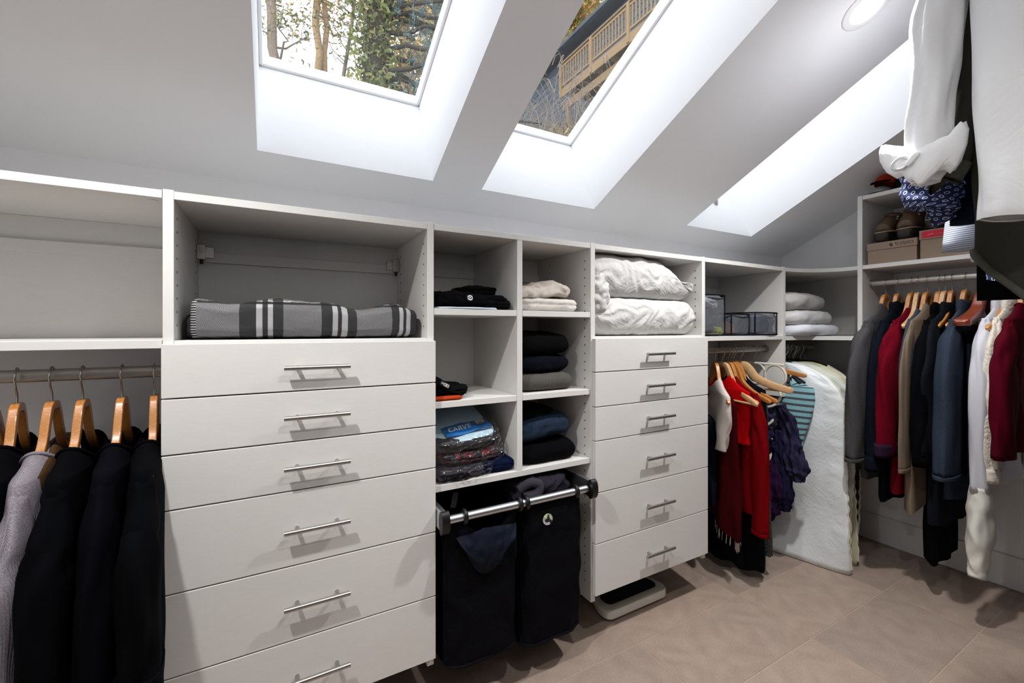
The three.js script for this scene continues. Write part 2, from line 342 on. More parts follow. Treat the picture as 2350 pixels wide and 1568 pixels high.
{ // 7: tall unit along the right wall
  const t = thing('hanging_cabinet', 'tall white open cabinet along the right wall with shoe boxes over hanging sweaters', 'cabinet');
  const zb = XR - .004;
  part(t, 'side_panel', board(RX, zb, .93, 1.868, .205, .226), mel);
  part(t, 'side_panel_001', board(RX, zb, .93, 1.868, 1.35, 1.371), mel);
  part(t, 'top_panel', board(RX, zb, 1.846, 1.866, .227, 1.349), mel);
  part(t, 'shelf', board(RX, zb, 1.494, 1.514, .227, 1.349), mel);
  part(t, 'back_panel', board(zb - .003, zb + .002, 1.515, 1.846, .227, 1.349), mel);
  cams(t, [[RX + .03, 1.846, .25]]);
}
rodThing('bright oval steel rod on the right wall above the row of sweaters', .226, 1.349, 1.425, 2.69, 'z');

// ---------- clothes hangers and garments (local frame: origin at the rod, x along the shoulders, y up) ----------
const hookMat = new THREE.MeshPhysicalMaterial({ color: 0xb9b6b0, metalness: 1, roughness: 0.25 });
const HOOK = [[0, -.066], [0, -.043], [.011, -.024], [.0185, -.004], [.013, .0125], [0, .0185], [-.0125, .013], [-.0175, 0], [-.0165, -.008]];
const ARM = [[0, 0], [.1, .015], [.17, .14], [.32, .54], [.52, .75], [.76, .9], [.95, .99], [1, 1.03]];
function armDrop(q) { for (let i = 1; i < ARM.length; i++) if (q <= ARM[i][0]) return lerp(ARM[i - 1][1], ARM[i][1], (q - ARM[i - 1][0]) / (ARM[i][0] - ARM[i - 1][0])); return 1.03 + (q - 1) * 1.6; }
function hangerParts(t, o = {}) {
  const mat = o.mat ?? woodHoney, L = o.L ?? .215, dr = o.drop ?? .158, y0 = -.058, bow = o.bow ?? .005, th = o.th ?? .0085, hh = o.h ?? .013, tip = o.tip ?? 1;
  part(t, 'hook', tube(HOOK.map(([x, y]) => V(x, y, 0)), .0019, 40, 8), o.hookMat ?? hookMat);
  const pr = ARM;
  const arm = (s) => pr.map(([u, d], i) => ({ p: V(s * u * L, y0 - hh - d * dr, bow * u * u), a: i === 7 ? th * .5 * tip : th * (1 + (tip - 1) * u), b: i === 7 ? hh * .45 : hh * (1 - .25 * u) }));
  const l = arm(-1).reverse(), r = arm(1).slice(1);
  part(t, 'wooden_arms', toCreasedNormals(sweep([...l, ...r], { side: V(0, 0, 1), n: 20, e: .28, rows: 72 }), .6), mat);
  if (o.bar) part(t, 'trouser_bar', cyl(V(-L * .93, y0 - hh - dr * 1.02, bow * .86), V(L * .93, y0 - hh - dr * 1.02, bow * .86), .0052, .0052, 12), mat);
  if (o.clips) for (const s of [-1, 1]) part(t, 'clip', board(s * .1 - .016, s * .1 + .016, y0 - hh - dr - .05, y0 - hh - dr + .004, bow * .8 - .01, bow * .8 + .01, .003), chrome);
  return t;
}
function hanger(label, pos, turn, o = {}, group) { const t = thing('coat_hanger', label, 'hanger', pos, turn, group); return hangerParts(t, o); }
function garmentParts(t, o) {
  const top = o.top ?? -.085, nk = o.neck ?? .062, hw = o.hw ?? .2, sl = o.slope ?? .135, len = o.len ?? .62, hem = o.hem ?? hw + .015, th = o.th ?? .04, thH = o.thHem ?? th, fo = o.fold ?? .012, fn = o.folds ?? 2.4, sd = o.seed ?? 1, N = o.N ?? 56, lean = o.lean ?? 0;
  const hang = top > -.2 && !o.loose, dr = o.drop ?? .15, shY = (w) => -.056 - armDrop(w / .215) * dr + .007;
  const ys = []; let y1;
  if (hang) { for (let k = 0; k <= 7; k++) { const w = lerp(nk, hw, k / 7); ys.push([top - shY(w), w, th * lerp(.9, .8, k / 7)]); } ys.push([ys[7][0] + .022, hw * 1.01, th * .75]); y1 = ys[7][0] + .06; ys.push([y1, hw * 1.015, th * .9]); }
  else { ys.push([.008, nk, th * .95], [.012, nk + .006, th], [sl * .32 + .0, lerp(nk, hw, .34), th * .9], [sl * .62, lerp(nk, hw, .66), th * .9], [sl * .86, lerp(nk, hw, .9), th * .88], [sl * 1.06, hw, th * .85], [sl * 1.3, hw * 1.01, th * .9]); y1 = sl * 1.3; }
  const shoulder = hang ? shY(hw) : top - sl, dip = hang ? o.dip ?? .045 : 0;
  const rows = o.rows ?? 20;
  for (let i = 1; i <= rows; i++) { const q = i / rows; ys.push([lerp(y1, len, q), lerp(hw * 1.01, hem, smooth(0, 1, q)), lerp(th * .9, thH, q)]); }
  const rings = ys.map(([dy, w, d], i) => {
    const q = dy / len, r = [];
    for (let j = 0; j < N; j++) {
      const a = 2 * Math.PI * j / N, ex = hang && i < 8 ? .95 : .78, c = sp(Math.cos(a), ex), s = sp(Math.sin(a), ex), u = c * w;
      const am = fo * smooth(.08, 1, q), wave = am * (Math.sin(fn * c * Math.PI + sd * 1.7 + 1.2 * noise(sd, q * 1.5, 0)) + .6 * noise(c * 2 + sd, q * 2.5, s * .4));
      const dhem = q > .3 ? (o.hemDrop ?? 0) * q * q * q * c - (o.hemArc ?? 0) * q * q * c * c + (o.hemWave ?? .006) * noise(c * 2, sd, s) * smooth(.7, 1, q) : 0;
      const nd = dip * (1 - c * c) * (1 - smooth(nk, hw, w)) * (i < 8 ? 1 : 0);
      r.push(V(u + lean * q + .5 * am * noise(s * 1.5, q * 3, sd + 4) + (o.fwd ?? 0), top - dy - dhem - nd, s * d + wave + (o.tilt ?? 0) * q));
    }
    return r;
  });
  if (o.collar !== 'none') { const r0 = rings[0]; const inner = r0.map((p) => V(p.x * .93, p.y - .016, p.z * .8)); rings.unshift(inner); }
  const last = rings[rings.length - 1]; rings.push(last.map((p) => V(p.x * .985, p.y + .004, p.z * .9)));
  part(t, o.bodyName ?? 'body', skin(rings, true, false), o.mat);
  if (o.collar === 'shirt' || o.collar === 'roll') {
    const k = o.collar === 'roll' ? 1.12 : 1.2, hgt = o.collarH ?? .035, r = rings[2], R = [];
    for (const [f, dy] of [[1.02, -.03], [k, -.012], [k * .98, hgt * .6], [.95, hgt], [.8, hgt * .9], [.78, 0]]) R.push(r.map((p) => V(p.x * f, r[0].y + dy + .008 * noise(p.x * 20, f, sd), p.z * f)));
    part(t, 'collar', skin(R, true, false), o.collarMat ?? o.mat);
  } else if (o.collar === 'crew') {
    const r = rings[1]; part(t, 'neckband', tube(r.filter((p, i) => i % 3 === 0).map((p) => V(p.x * 1.0, p.y + .001, p.z * 1.03)), .004, 60, 8, true), o.collarMat ?? o.mat);
  }
  if (o.hemBand) { const b = o.hemBand, rr = rings[rings.length - 2]; part(t, 'hem_band', tube(rr.filter((p, i) => i % 2 === 0).map((p) => V(p.x * 1.003, p.y + b.h * .4, p.z * 1.01)), b.h / 2, 120, 8, true), b.mat); }
  if (o.sleeve) for (const s of o.sleeve.only ? [o.sleeve.only] : [1, -1]) {
    const S = o.sleeve, sy = shoulder, L = sy - (top - sl - S.len), a = S.a ?? .062, b = S.b ?? .034, out = S.out ?? .03, sw = S.swing ?? 0, e = S.end ?? .75;
    const x0 = s * (hw - .03) + (o.fwd ?? 0), X = s * (hw + out) + (o.fwd ?? 0);
    const xs = (o.fwd ?? 0) + s * hw, w0 = S.w ?? 0, y3 = Math.min(.3, L * .4);
    const P = [{ p: V(xs - s * .022, sy + .004, 0), a: .012, b: b * .4 }, { p: V(xs - s * (a * .5 - .012), sy - .035, 0), a: a * .5, b: b * .62 }, { p: V(lerp(xs - s * a * .3, X, .55), sy - .12, w0), a: a * .88, b: b * .9 }, { p: V(X, sy - y3, w0), a: a, b: b * 1.0 }, { p: V(X + s * sw * .5, sy - L * .72, w0 * 1.1), a: a * lerp(1, e, .6), b: b }, { p: V(X + s * sw, sy - L, w0 * 1.2), a: a * e, b: b * (S.endB ?? .85) }];
    const sv = part(t, 'sleeve', sweep(P, { n: 28, rows: 34, fold: S.fold ?? .13, folds: 4, seed: sd + s, freq: S.freq ?? 4, caps: true }), S.mat ?? o.mat);
    if (S.cuff) { const c = P[5].p, cy = c.y; part(sv, 'cuff', sweep([{ p: V(c.x - s * .0, cy + S.cuff, c.z), a: a * e * 1.07, b: b * (S.endB ?? .85) * 1.08 }, { p: V(c.x, cy - .004, c.z), a: a * e * (S.flare ?? 1.0) * 1.07, b: b * (S.endB ?? .85) * 1.06 }], { n: 28, rows: 4, e: .9 }), S.cuffMat ?? S.mat ?? o.mat); }
  }
  return t;
}
function garment(name, label, cat, pos, turn, o, group) { const t = thing(name, label, cat, pos, turn, group); return garmentParts(t, o); }
const FRONT = -Math.PI / 2;   // shoulders run toward the room from a rod along the back wall
const D = Math.PI / 180;

// far left rod
const ink = cloth(0x040508), ink2 = cloth(0x06070d, { t: 'knit', bump: 0.00032 }), greyShirt = cloth(0xaaa2ac, { marl: 1, t: 'rib', bump: 0.00048 });
[[-.493, 9, 'first wooden coat hanger from the left on the far left rod'], [-.438, 4, 'wooden coat hanger holding the grey ribbed shirt'], [-.387, 4, 'wooden coat hanger just right of the grey ribbed shirt'], [-.318, 4, 'fourth wooden coat hanger from the left on the far left rod'], [-.258, 8, 'wooden coat hanger pressed against the wide drawer tower']].forEach(([x, a, l]) => hanger(l, [x, RY, RZ], FRONT + a * D, { drop: .15, L: .186, th: .0075, h: .0095, bow: .0 }));
hanger('wooden coat hanger cut by the left edge of the photo', [-.54, RY, RZ], FRONT, { drop: .15, L: .186, bow: 0 });
garment('black_shirt', 'black shirt cut by the left edge of the photo', 'shirt', [-.5, RY, RZ], FRONT + 9 * D, { mat: ink, top: -.13, neck: .08, hw: .195, slope: .1, len: .75, collar: 'crew', sleeve: { len: .3, out: .035, a: .07, b: .03 }, seed: 3 });
garment('grey_shirt', 'grey ribbed shirt with short sleeves on the far left rod', 'shirt', [-.438, RY, RZ], FRONT + 4 * D, { mat: greyShirt, top: -.14, neck: .1, hw: .195, slope: .11, len: .6, hem: .235, thHem: .035, hemDrop: -.05, collar: 'crew', sleeve: { len: .4, out: .03, a: .062, b: .026, end: 1.0, endB: 1.3, cuff: .02 }, seed: 7 });
garment('brown_shirt', 'dark brown shirt hanging behind the grey ribbed shirt', 'shirt', [-.42, RY, RZ - .03], FRONT + 3 * D, { mat: cloth(0x4a3624, { t: 'rib' }), top: -.15, neck: .09, hw: .185, slope: .11, len: .58, collar: 'none', seed: 8, th: .02 });
garment('black_shirt', 'black short-sleeved shirt right of the grey ribbed shirt', 'shirt', [-.387, RY, RZ], FRONT + 4 * D, { mat: ink, top: -.135, neck: .098, hw: .2, slope: .11, len: .58, hem: .2, collar: 'crew', sleeve: { len: .41, out: .03, a: .075, b: .034, end: 1.05, endB: 1.1, cuff: .02 }, seed: 4 });
garment('black_shirt', 'long black shirt on the fourth hanger of the far left rod', 'shirt', [-.318, RY, RZ], FRONT + 4 * D, { mat: ink2, top: -.132, neck: .098, hw: .2, slope: .11, len: .86, collar: 'crew', sleeve: { len: .62, out: .025, a: .064, b: .03, end: .95, cuff: .02 }, seed: 5 });
garment('black_shirt', 'black short-sleeved shirt pressed against the wide drawer tower', 'shirt', [-.262, RY, RZ], FRONT + 6 * D, { mat: ink, top: -.132, neck: .098, hw: .2, slope: .1, len: .62, collar: 'crew', sleeve: { len: .36, out: .03, a: .07, b: .034, end: 1.05, endB: 1.1, cuff: .02 }, seed: 6 });
garment('grey_trousers', 'dark grey trousers hanging low behind the black shirts', 'trousers', [-.4, RY, RZ], FRONT, { mat: cloth(0x2b2a2c), top: -.4, neck: .13, hw: .16, slope: .05, len: .62, hem: .15, th: .03, collar: 'none', seed: 9, fold: .008, folds: 3 });
garment('black_trousers', 'black trousers hanging low beside the wide drawer tower', 'trousers', [-.29, RY, RZ], FRONT, { mat: ink, top: -.4, neck: .13, hw: .17, slope: .05, len: .66, hem: .17, th: .05, collar: 'none', seed: 10, fold: .008, folds: 3 });

// hanging section right of the narrow tower
const at5 = (x, z = RZ) => [x, RY, z];
const crm = cloth(0xcdc4bd, { t: 'knit', bump: 0.00048 });
hanger('dark wooden hanger under the cream sweater beside the drawers', at5(1.885), FRONT - 38 * D, { bar: 1, drop: .15 });
garment('cream_sweater', 'cream short sweater hung beside the narrow drawer tower', 'sweater', at5(1.885), FRONT - 38 * D, { mat: crm, top: -.09, neck: .07, hw: .205, slope: .13, len: .36, hem: .17, th: .03, collar: 'none', seed: 12 });
hanger('pale wooden hanger with notched tip through the red sweater', at5(1.94), FRONT - 12 * D, { mat: woodLight, bar: 1, L: .235, th: .009, bow: .03 });
garment('red_sweater', 'bright red short knit sweater on a pale notched hanger', 'sweater', at5(1.935), FRONT - 13 * D, { mat: cloth(0xb4060a, { t: 'knit', bump: 0.0004 }), top: -.085, neck: .06, hw: .17, slope: .1, len: .345, hem: .165, th: .024, collar: 'none', fold: .007, seed: 14 });
hanger('honey wooden hanger behind the red sweater', at5(1.985), FRONT - 20 * D, { bar: 1 });
garment('red_cardigan', 'long dark red cardigan reaching low beside the purple scarves', 'cardigan', at5(1.975), FRONT - 16 * D, { mat: cloth(0x6e0309, { t: 'knit', bump: 0.0004 }), top: -.09, neck: .065, hw: .2, slope: .13, len: .66, hem: .2, th: .024, collar: 'none', fold: .007, seed: 16, sleeve: { len: .6, out: .012, a: .042, b: .026, end: .95, endB: 1, cuff: .012 } });
const shawl = garment('fringed_shawl', 'dark red shawl with pale fringe hanging behind the red sweater', 'shawl', at5(1.9, -.1), FRONT - 20 * D, { mat: cloth(0x3a0408, { t: 'knit' }), top: -.2, neck: .1, hw: .15, slope: .05, len: .6, hem: .17, th: .03, collar: 'none', hemDrop: .07, seed: 17 });
{ const r = rng(12), g = [], b = shawl.children[0].geometry.attributes.position, n = b.count; for (let i = 0; i < 70; i++) { const k = n - 57 - 57 + Math.floor(r() * 56), p = V(b.getX(k), b.getY(k), b.getZ(k)); g.push(cyl(p, p.clone().add(V((r() - .5) * .01, -.03 - .02 * r(), (r() - .5) * .01)), .0012, .0008, 4)); } const f = part(shawl, 'fringe', g, cloth(0xa59a90)); f.userData.kind = 'stuff'; }
garment('navy_cardigan', 'black knit cardigan on a honey hanger right of the red cardigan', 'cardigan', at5(2.03), FRONT - 2 * D, { mat: cloth(0x0d0e14, { t: 'knit' }), top: -.085, neck: .065, hw: .165, slope: .12, len: .6, th: .03, collar: 'none', seed: 18 });
hanger('honey wooden hanger through the black knit cardigan', at5(2.028), FRONT - 2 * D, { bar: 1, L: .225 });
hanger('bare pale wooden hanger turned toward the room above the white rings', at5(2.085), FRONT + 12 * D, { mat: woodLight, bar: 1, L: .235, drop: .11, bow: .0, th: .012, h: .02 });
hanger('honey wooden hanger crowded behind the black knit cardigan', at5(2.008), FRONT - 6 * D, {});
garment('navy_blouse', 'dark navy blouse showing below the cream sweater', 'blouse', at5(1.83, -.17), FRONT - 10 * D, { mat: cloth(0x11131d), top: -.3, neck: .1, hw: .14, slope: .04, len: .42, hem: .15, th: .03, collar: 'none', seed: 19 });
garment('patterned_dress', 'black dress with tiny white print behind the dark red cardigan', 'dress', at5(2.06, -.1), FRONT, {
  mat: new THREE.MeshStandardMaterial({ side: 2, roughness: .95, map: noiseTex(128, (u, v) => (Math.abs(tn(u, v, 5, 3)) < .1 ? 150 : 8), true, 1 / .12) }), top: -.2, neck: .1, hw: .16, slope: .06, len: .78, hem: .18, th: .04, collar: 'none', seed: 21 });
garment('black_skirt', 'long black skirt nearly touching the floor behind the red cardigan', 'skirt', at5(2.0, -.12), FRONT, { mat: ink, top: -.5, neck: .12, hw: .14, slope: .04, len: .53, hem: .2, th: .07, collar: 'none', seed: 22, folds: 4 });

// scarf hanger with white rings
{
  const C = V(2.2, 0, .06), ringMat = cloth(0xd8d4c8, { t: 'rib' });
  const t = thing('scarf_hanger', 'white wrapped scarf hanger of linked rings threaded with purple scarves', 'scarf hanger', [2.2, RY, -.1], FRONT - 4 * D);
  part(t, 'hook', tube(HOOK.map(([x, y]) => V(x + .01, y, 0)), .0022, 30, 8), hookMat);
  part(t, 'top_bar', board(-.12, .17, -.078, -.066, -.006, .006, .004), whitePlastic);
  const rr = (x, y, r, k) => { const g = new THREE.TorusGeometry(r, .0062, 10, 44); if (k > 1) g.rotateX(-.55); g.translate(x, y, k > 1 ? .03 : 0); return g; };
  let k = 0;
  for (const [x, y] of [[.02, -.125], [.125, -.13], [.115, -.235], [.085, -.335], [.075, -.435], [.065, -.535], [.055, -.63]]) part(t, 'ring', rr(x, y, .054, k++), ringMat);
}
function scarf(label, color, pos, turn, pieces, seed) {
  const t = thing('scarf', label, 'scarf', pos, turn), m = cloth(color, { t: 'wrinkle', bump: 0.0016, rough: 1 });
  pieces.forEach(([nm, pts, f], i) => part(t, nm, sweep(pts.map(([x, y, z, a, b]) => ({ p: V(x, y, z), a, b })), { n: 40, rows: 44, fold: f ?? .2, folds: 9, seed: seed + i * 3, freq: 7, side: V(1, 0, 0) }), m));
  return t;
}
const SP = [2.2, RY, -.1], ST = FRONT - 4 * D;
scarf('slate blue scarf with knotted tail at the top of the white rings', 0x2e2c44, SP, ST, [['loop', [[.085, -.255, 0, .02, .025], [.09, -.28, .02, .045, .03], [.09, -.33, .025, .052, .035], [.09, -.385, .02, .05, .03], [.09, -.4, 0, .03, .02]]], ['tail', [[.12, -.28, -.03, .03, .02], [.155, -.37, -.045, .04, .025], [.17, -.48, -.05, .045, .03], [.195, -.58, -.05, .05, .035], [.2, -.64, -.05, .03, .02]], .45]], 31);
scarf('dark indigo scarf bunched through the middle white ring', 0x201d38, SP, ST, [['loop', [[.07, -.36, .01, .03, .025], [.07, -.39, .03, .06, .035], [.07, -.44, .035, .066, .04], [.07, -.49, .02, .06, .035], [.07, -.505, 0, .04, .02]]], ['tail', [[.12, -.4, -.02, .03, .025], [.125, -.55, -.03, .045, .03], [.135, -.72, -.03, .05, .035], [.14, -.8, -.03, .035, .02]], .3]], 41);
scarf('plum purple scarf through the lower white rings', 0x2e1838, SP, ST, [['loop', [[.05, -.47, .01, .03, .02], [.05, -.5, .03, .062, .035], [.05, -.57, .03, .066, .04], [.05, -.62, .01, .055, .03], [.05, -.635, 0, .03, .02]]], ['tail', [[.09, -.55, -.01, .04, .025], [.1, -.68, .0, .06, .04], [.09, -.8, .0, .05, .035], [.085, -.86, 0, .025, .02]], .3]], 51);
scarf('deep violet scarf hanging lowest from the white rings', 0x241530, SP, ST, [['loop', [[.045, -.58, .02, .02, .02], [.045, -.62, .04, .06, .03], [.05, -.69, .04, .06, .04], [.05, -.73, .02, .04, .03]]], ['tail', [[.03, -.68, .02, .055, .035], [.025, -.82, .02, .05, .035], [.03, -.93, .02, .055, .035], [.035, -.955, .02, .03, .02]], .3]], 61);

// corner rod: striped top and white garment bags
{
  const map = noiseTex(128, (u, v) => { const s = (v * 6) % 1; const n = (R1() - .5) * 40; return s < .62 ? [140 + n, 192 + n, 204 + n] : [78 + n * .6, 80 + n * .6, 88 + n * .6]; }, true, 1); map.repeat.set(1 / .1, 1 / .19);
  const m = new THREE.MeshStandardMaterial({ map, roughness: .95, bumpMap: knitBump, bumpScale: .0015, side: 2 });
  garment('striped_sweater', 'aqua and grey striped knit sweater beside the white garment bag', 'sweater', [2.345, RY, -.06], FRONT + 2 * D, { mat: m, top: -.085, neck: .1, hw: .185, slope: .035, len: .42, hem: .13, th: .025, collar: 'none', seed: 24, fold: .006 });
  hanger('honey wooden clip hanger above the striped knit sweater', [2.335, RY, RZ], FRONT, { drop: .06, L: .19, clips: 1 });
}
function bag(label, color, x, z, turn, o = {}) {
  const t = thing('garment_bag', label, 'garment bag', [x, RY, z], turn, undefined);
  const m = new THREE.MeshPhysicalMaterial({ color, roughness: .5, bumpMap: wrinkleBump, bumpScale: .0012, side: 2 });
  const rows = 46, N = 72, hw = o.hw ?? .29, top = -.075, len = RY + top - .004, th = o.th ?? .028, rings = [];
  for (let i = 0; i <= rows; i++) {
    const q = i / rows, dy = len * Math.pow(q, 1.25), r = [];
    const w = hw * Math.min(1, Math.sqrt(Math.max(0, 1 - Math.pow(1 - Math.min(1, dy / .2), 2)) * .96 + .04)) * (1 - .03 * Math.sin(q * 3));
    const sw = smooth(.8, 1, q);
    for (let j = 0; j < N; j++) {
      const a = 2 * Math.PI * j / N, c = sp(Math.cos(a), .8), s = sp(Math.sin(a), .7);
      const cr = .0045 * (1 - 2 * Math.abs(noise(c * 2.2 + x * 9, dy * 3.2 + c * 1.5, x * 20))) * smooth(0, .1, q);
      const quilt = .006 * (1 - Math.pow(Math.abs(Math.sin(dy * Math.PI / .24)), .3));
      const ruche = c > .8 ? .006 * Math.sin(dy * 130 + 2 * noise(dy * 10, 1, x)) : 0;
      const d = th * (1 - .25 * Math.abs(c)) * (1 + (o.flare ?? .5) * sw) - quilt;
      r.push(V(c * (w + ruche * .5) + .01 * Math.sin(dy * 5 + x * 30) * Math.abs(c), top - dy + (o.lift ?? .012) * sw * (1 - c) * 0, s * (d + ruche) + cr + (o.kick ?? 0) * sw * sw * (.35 - .65 * c) + .012 * Math.sin(dy * 4 + c * 3)));
    }
    rings.push(r);
  }
  const body = part(t, 'body', skin(rings, true, true), m);
  const seam = []; for (let i = 2; i < rows; i++) { const p = rings[i][0]; seam.push(V(p.x + .002, p.y, p.z)); }
  part(t, 'edge_seam', tube(seam, .0045, 160, 6), cloth(0xd9d6c6, { t: 'rib' }));
  part(t, 'hook', tube(HOOK.map(([a, b]) => V(a, b, 0)), .002, 30, 8), hookMat);
  return t;
}
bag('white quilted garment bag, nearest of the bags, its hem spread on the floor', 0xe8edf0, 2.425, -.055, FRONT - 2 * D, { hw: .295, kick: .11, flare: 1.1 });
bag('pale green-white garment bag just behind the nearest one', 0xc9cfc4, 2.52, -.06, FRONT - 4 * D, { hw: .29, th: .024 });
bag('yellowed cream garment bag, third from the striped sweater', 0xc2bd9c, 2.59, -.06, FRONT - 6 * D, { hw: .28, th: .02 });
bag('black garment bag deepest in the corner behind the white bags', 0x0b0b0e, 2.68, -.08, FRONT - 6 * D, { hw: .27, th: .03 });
[2.36, 2.38, 2.41, 2.445, 2.47, 2.5, 2.53, 2.565, 2.6].forEach((x, i) => { const t = thing('coat_hanger', 'thin dark hanger in the crowded row on the shadowed corner rod', 'hanger', [x, RY, RZ], FRONT + (i % 3 - 1) * 8 * D, 'hangers on the corner rod'); part(t, 'hook', tube(HOOK.map(([a, b]) => V(a, b, 0)), .0019, 30, 8), hookMat); part(t, 'arms', tube([V(-.18, -.17, 0), V(-.08, -.12, 0), V(0, -.066, 0), V(.08, -.12, 0), V(.16, -.17, 0)], .005, 30, 8), blackPlastic); });

// right wall row, nearest the corner first
const R = Math.PI;
const at7 = (z, x = 2.69) => [x, 1.425, z];
const knits = [
  ['grey_sweater', 'grey marl sweater first in the row on the right wall', 'sweater', .289, 0x5c5b5e, { t: 'knit', marl: 1 }, { top: -.09, neck: .055, hw: .2, slope: .14, len: .86, sleeve: { len: .62, out: .075, a: .068, b: .034, end: .9, cuff: .012 } }],
  ['navy_sweater', 'dark navy rib-cuffed sweater second in the row on the right wall', 'sweater', .337, 0x141a26, { t: 'knit', marl: 1 }, { top: -.115, neck: .06, hw: .2, slope: .12, len: .92, collar: 'roll', sleeve: { len: .635, out: .06, a: .068, b: .034, end: .95, cuff: .06, flare: 1.15 } }],
  ['crimson_sweater', 'crimson sweater with purple cuffs on the right wall', 'sweater', .398, 0x7c0a22, { t: 'knit', marl: 1 }, { top: -.125, neck: .07, hw: .2, slope: .13, len: .86, collar: 'none', sleeve: { len: .545, out: .055, a: .072, b: .034, end: 1.02, cuff: .055, flare: 1.04, cuffMat: cloth(0x2b1a2e, { t: 'knit' }) } }],
  ['blue_sweater', 'blue-grey knit sweater hidden behind the crimson one', 'sweater', .43, 0x3c4452, { t: 'knit' }, { top: -.14, neck: .08, hw: .19, slope: .12, len: .55, collar: 'none', sleeve: { len: .35, out: .03, a: .05, b: .022 } }],
  ['taupe_cardigan', 'taupe cardigan with pointed hem between crimson and black knits', 'cardigan', .458, 0x7b6a5c, { t: 'knit' }, { top: -.1, neck: .06, hw: .2, slope: .14, len: .86, hemDrop: .1, collar: 'none', sleeve: { len: .62, out: .045, a: .055, b: .014, end: .8, cuff: .014 } }],
  ['black_coat', 'long black coat hanging almost to the floor in the right row', 'coat', .492, 0x06070b, { t: 'weave' }, { top: -.15, neck: .08, hw: .2, slope: .12, len: 1.12, hem: .17, collar: 'shirt', sleeve: { len: .55, out: .05, a: .07, b: .034 } }],
  ['charcoal_cardigan', 'charcoal cardigan between the black coat and the slate sweater', 'cardigan', .527, 0x1d2028, { t: 'knit', marl: 1 }, { top: -.15, neck: .075, hw: .2, slope: .12, len: .93, collar: 'roll', sleeve: { len: .5, out: .04, a: .068, b: .03 } }],
  ['slate_sweater', 'slate blue marl sweater with shawl collar in the right row', 'sweater', .572, 0x3d4758, { t: 'knit', marl: 1 }, { top: -.1, neck: .065, hw: .2, slope: .14, len: .85, collar: 'roll', sleeve: { len: .6, out: .045, a: .085, b: .037, end: 1.15, endB: .9, cuff: .012, flare: 1.0 } }],
];
knits.forEach(([n, l, c, z, col, co, o], i) => {
  garment(n, l, c, at7(z), R + (i % 2 ? 3 : -2) * D, { th: .024, thHem: .03, collar: 'none', fold: .008, seed: 71 + i, ...o, sleeve: { swing: .02, ...o.sleeve }, mat: cloth(col, co) });
});
[[.289, 'hanger hidden inside the grey marl sweater', {}], [.337, 'honey hanger above the navy rib-cuffed sweater', {}], [.39, 'honey hanger holding the crimson sweater', {}], [.413, 'pale hanger just right of the crimson sweater', { mat: woodLight }], [.446, 'honey hanger of the taupe cardigan', {}], [.487, 'orange-brown hanger over the long black coat', {}], [.508, 'pale brown hanger right of the long black coat', { mat: woodLight }], [.53, 'honey hanger over the charcoal cardigan', {}], [.575, 'honey hanger over the slate blue sweater', {}]].forEach(([z, l, o], i) => hanger(l, at7(z), R + (i % 2 ? 3 : -2) * D, { th: .0085, h: .013, drop: .15, L: .184, ...o }));
hanger('red-brown wide suit hanger with trouser bar near the white shirt', at7(.632), R - 3 * D, { mat: woodRed, th: .015, h: .02, tip: 1.75, bar: 1, L: .24, drop: .13, bow: 0 });
garment('dark_trousers', 'dark blue trousers folded over the red-brown suit hanger', 'trousers', at7(.632), R - 3 * D, { mat: cloth(0x10141d), top: -.235, neck: .15, hw: .165, slope: .02, len: .62, hem: .16, th: .02, collar: 'none', seed: 85, fold: .004 });
const longWhite = garment('white_sweater', 'long white knit with drooping sleeve near the right edge', 'sweater', at7(.682), R - 2 * D, { mat: cloth(0xc9c9d2, { t: 'knit', bump: 0.00032 }), top: -.09, neck: .06, hw: .2, slope: .15, len: .78, th: .024, collar: 'roll', seed: 86, sleeve: { only: 1, len: .64, out: .03, a: .05, b: .03, end: 1, endB: 1 } });
part(longWhite, 'lower_sleeve', sweep([[.232, -.86, .047, .028], [.235, -.95, .058, .036], [.24, -1.06, .062, .038], [.25, -1.16, .05, .03], [.262, -1.215, .038, .024]].map(([x, y, a, b]) => ({ p: V(x, y, 0), a, b })), { n: 32, rows: 30, fold: .12, folds: 3, seed: 4 }), cloth(0xdcdad2, { t: 'knit' }));
hanger('honey hanger tip between the white knit and the cream shirt', at7(.7), R - 2 * D, { th: .009, h: .014, L: .215 });
garment('cream_shirt', 'cream crinkled shirt between the white knit and the burgundy sweater', 'shirt', at7(.712), R - 2 * D, { mat: cloth(0xd6cfc4, { t: 'wrinkle', bump: 0.004 }), top: -.09, neck: .06, hw: .19, slope: .15, len: .62, th: .024, collar: 'shirt', seed: 87, fold: .012, sleeve: { len: .59, out: .035, a: .05, b: .026, fold: .25, freq: 9, cuff: .05 } });
garment('burgundy_sweater', 'burgundy sweater at the right edge of the photo', 'sweater', at7(.745), R - 2 * D, { mat: cloth(0x4e0517, { t: 'weave' }), top: -.09, neck: .07, hw: .2, slope: .14, len: .62, th: .03, collar: 'crew', seed: 88, sleeve: { len: .5, out: .04, a: .075, b: .032, end: 1.0 } });
hanger('hanger inside the burgundy sweater', at7(.745), R - 2 * D, { L: .18 });

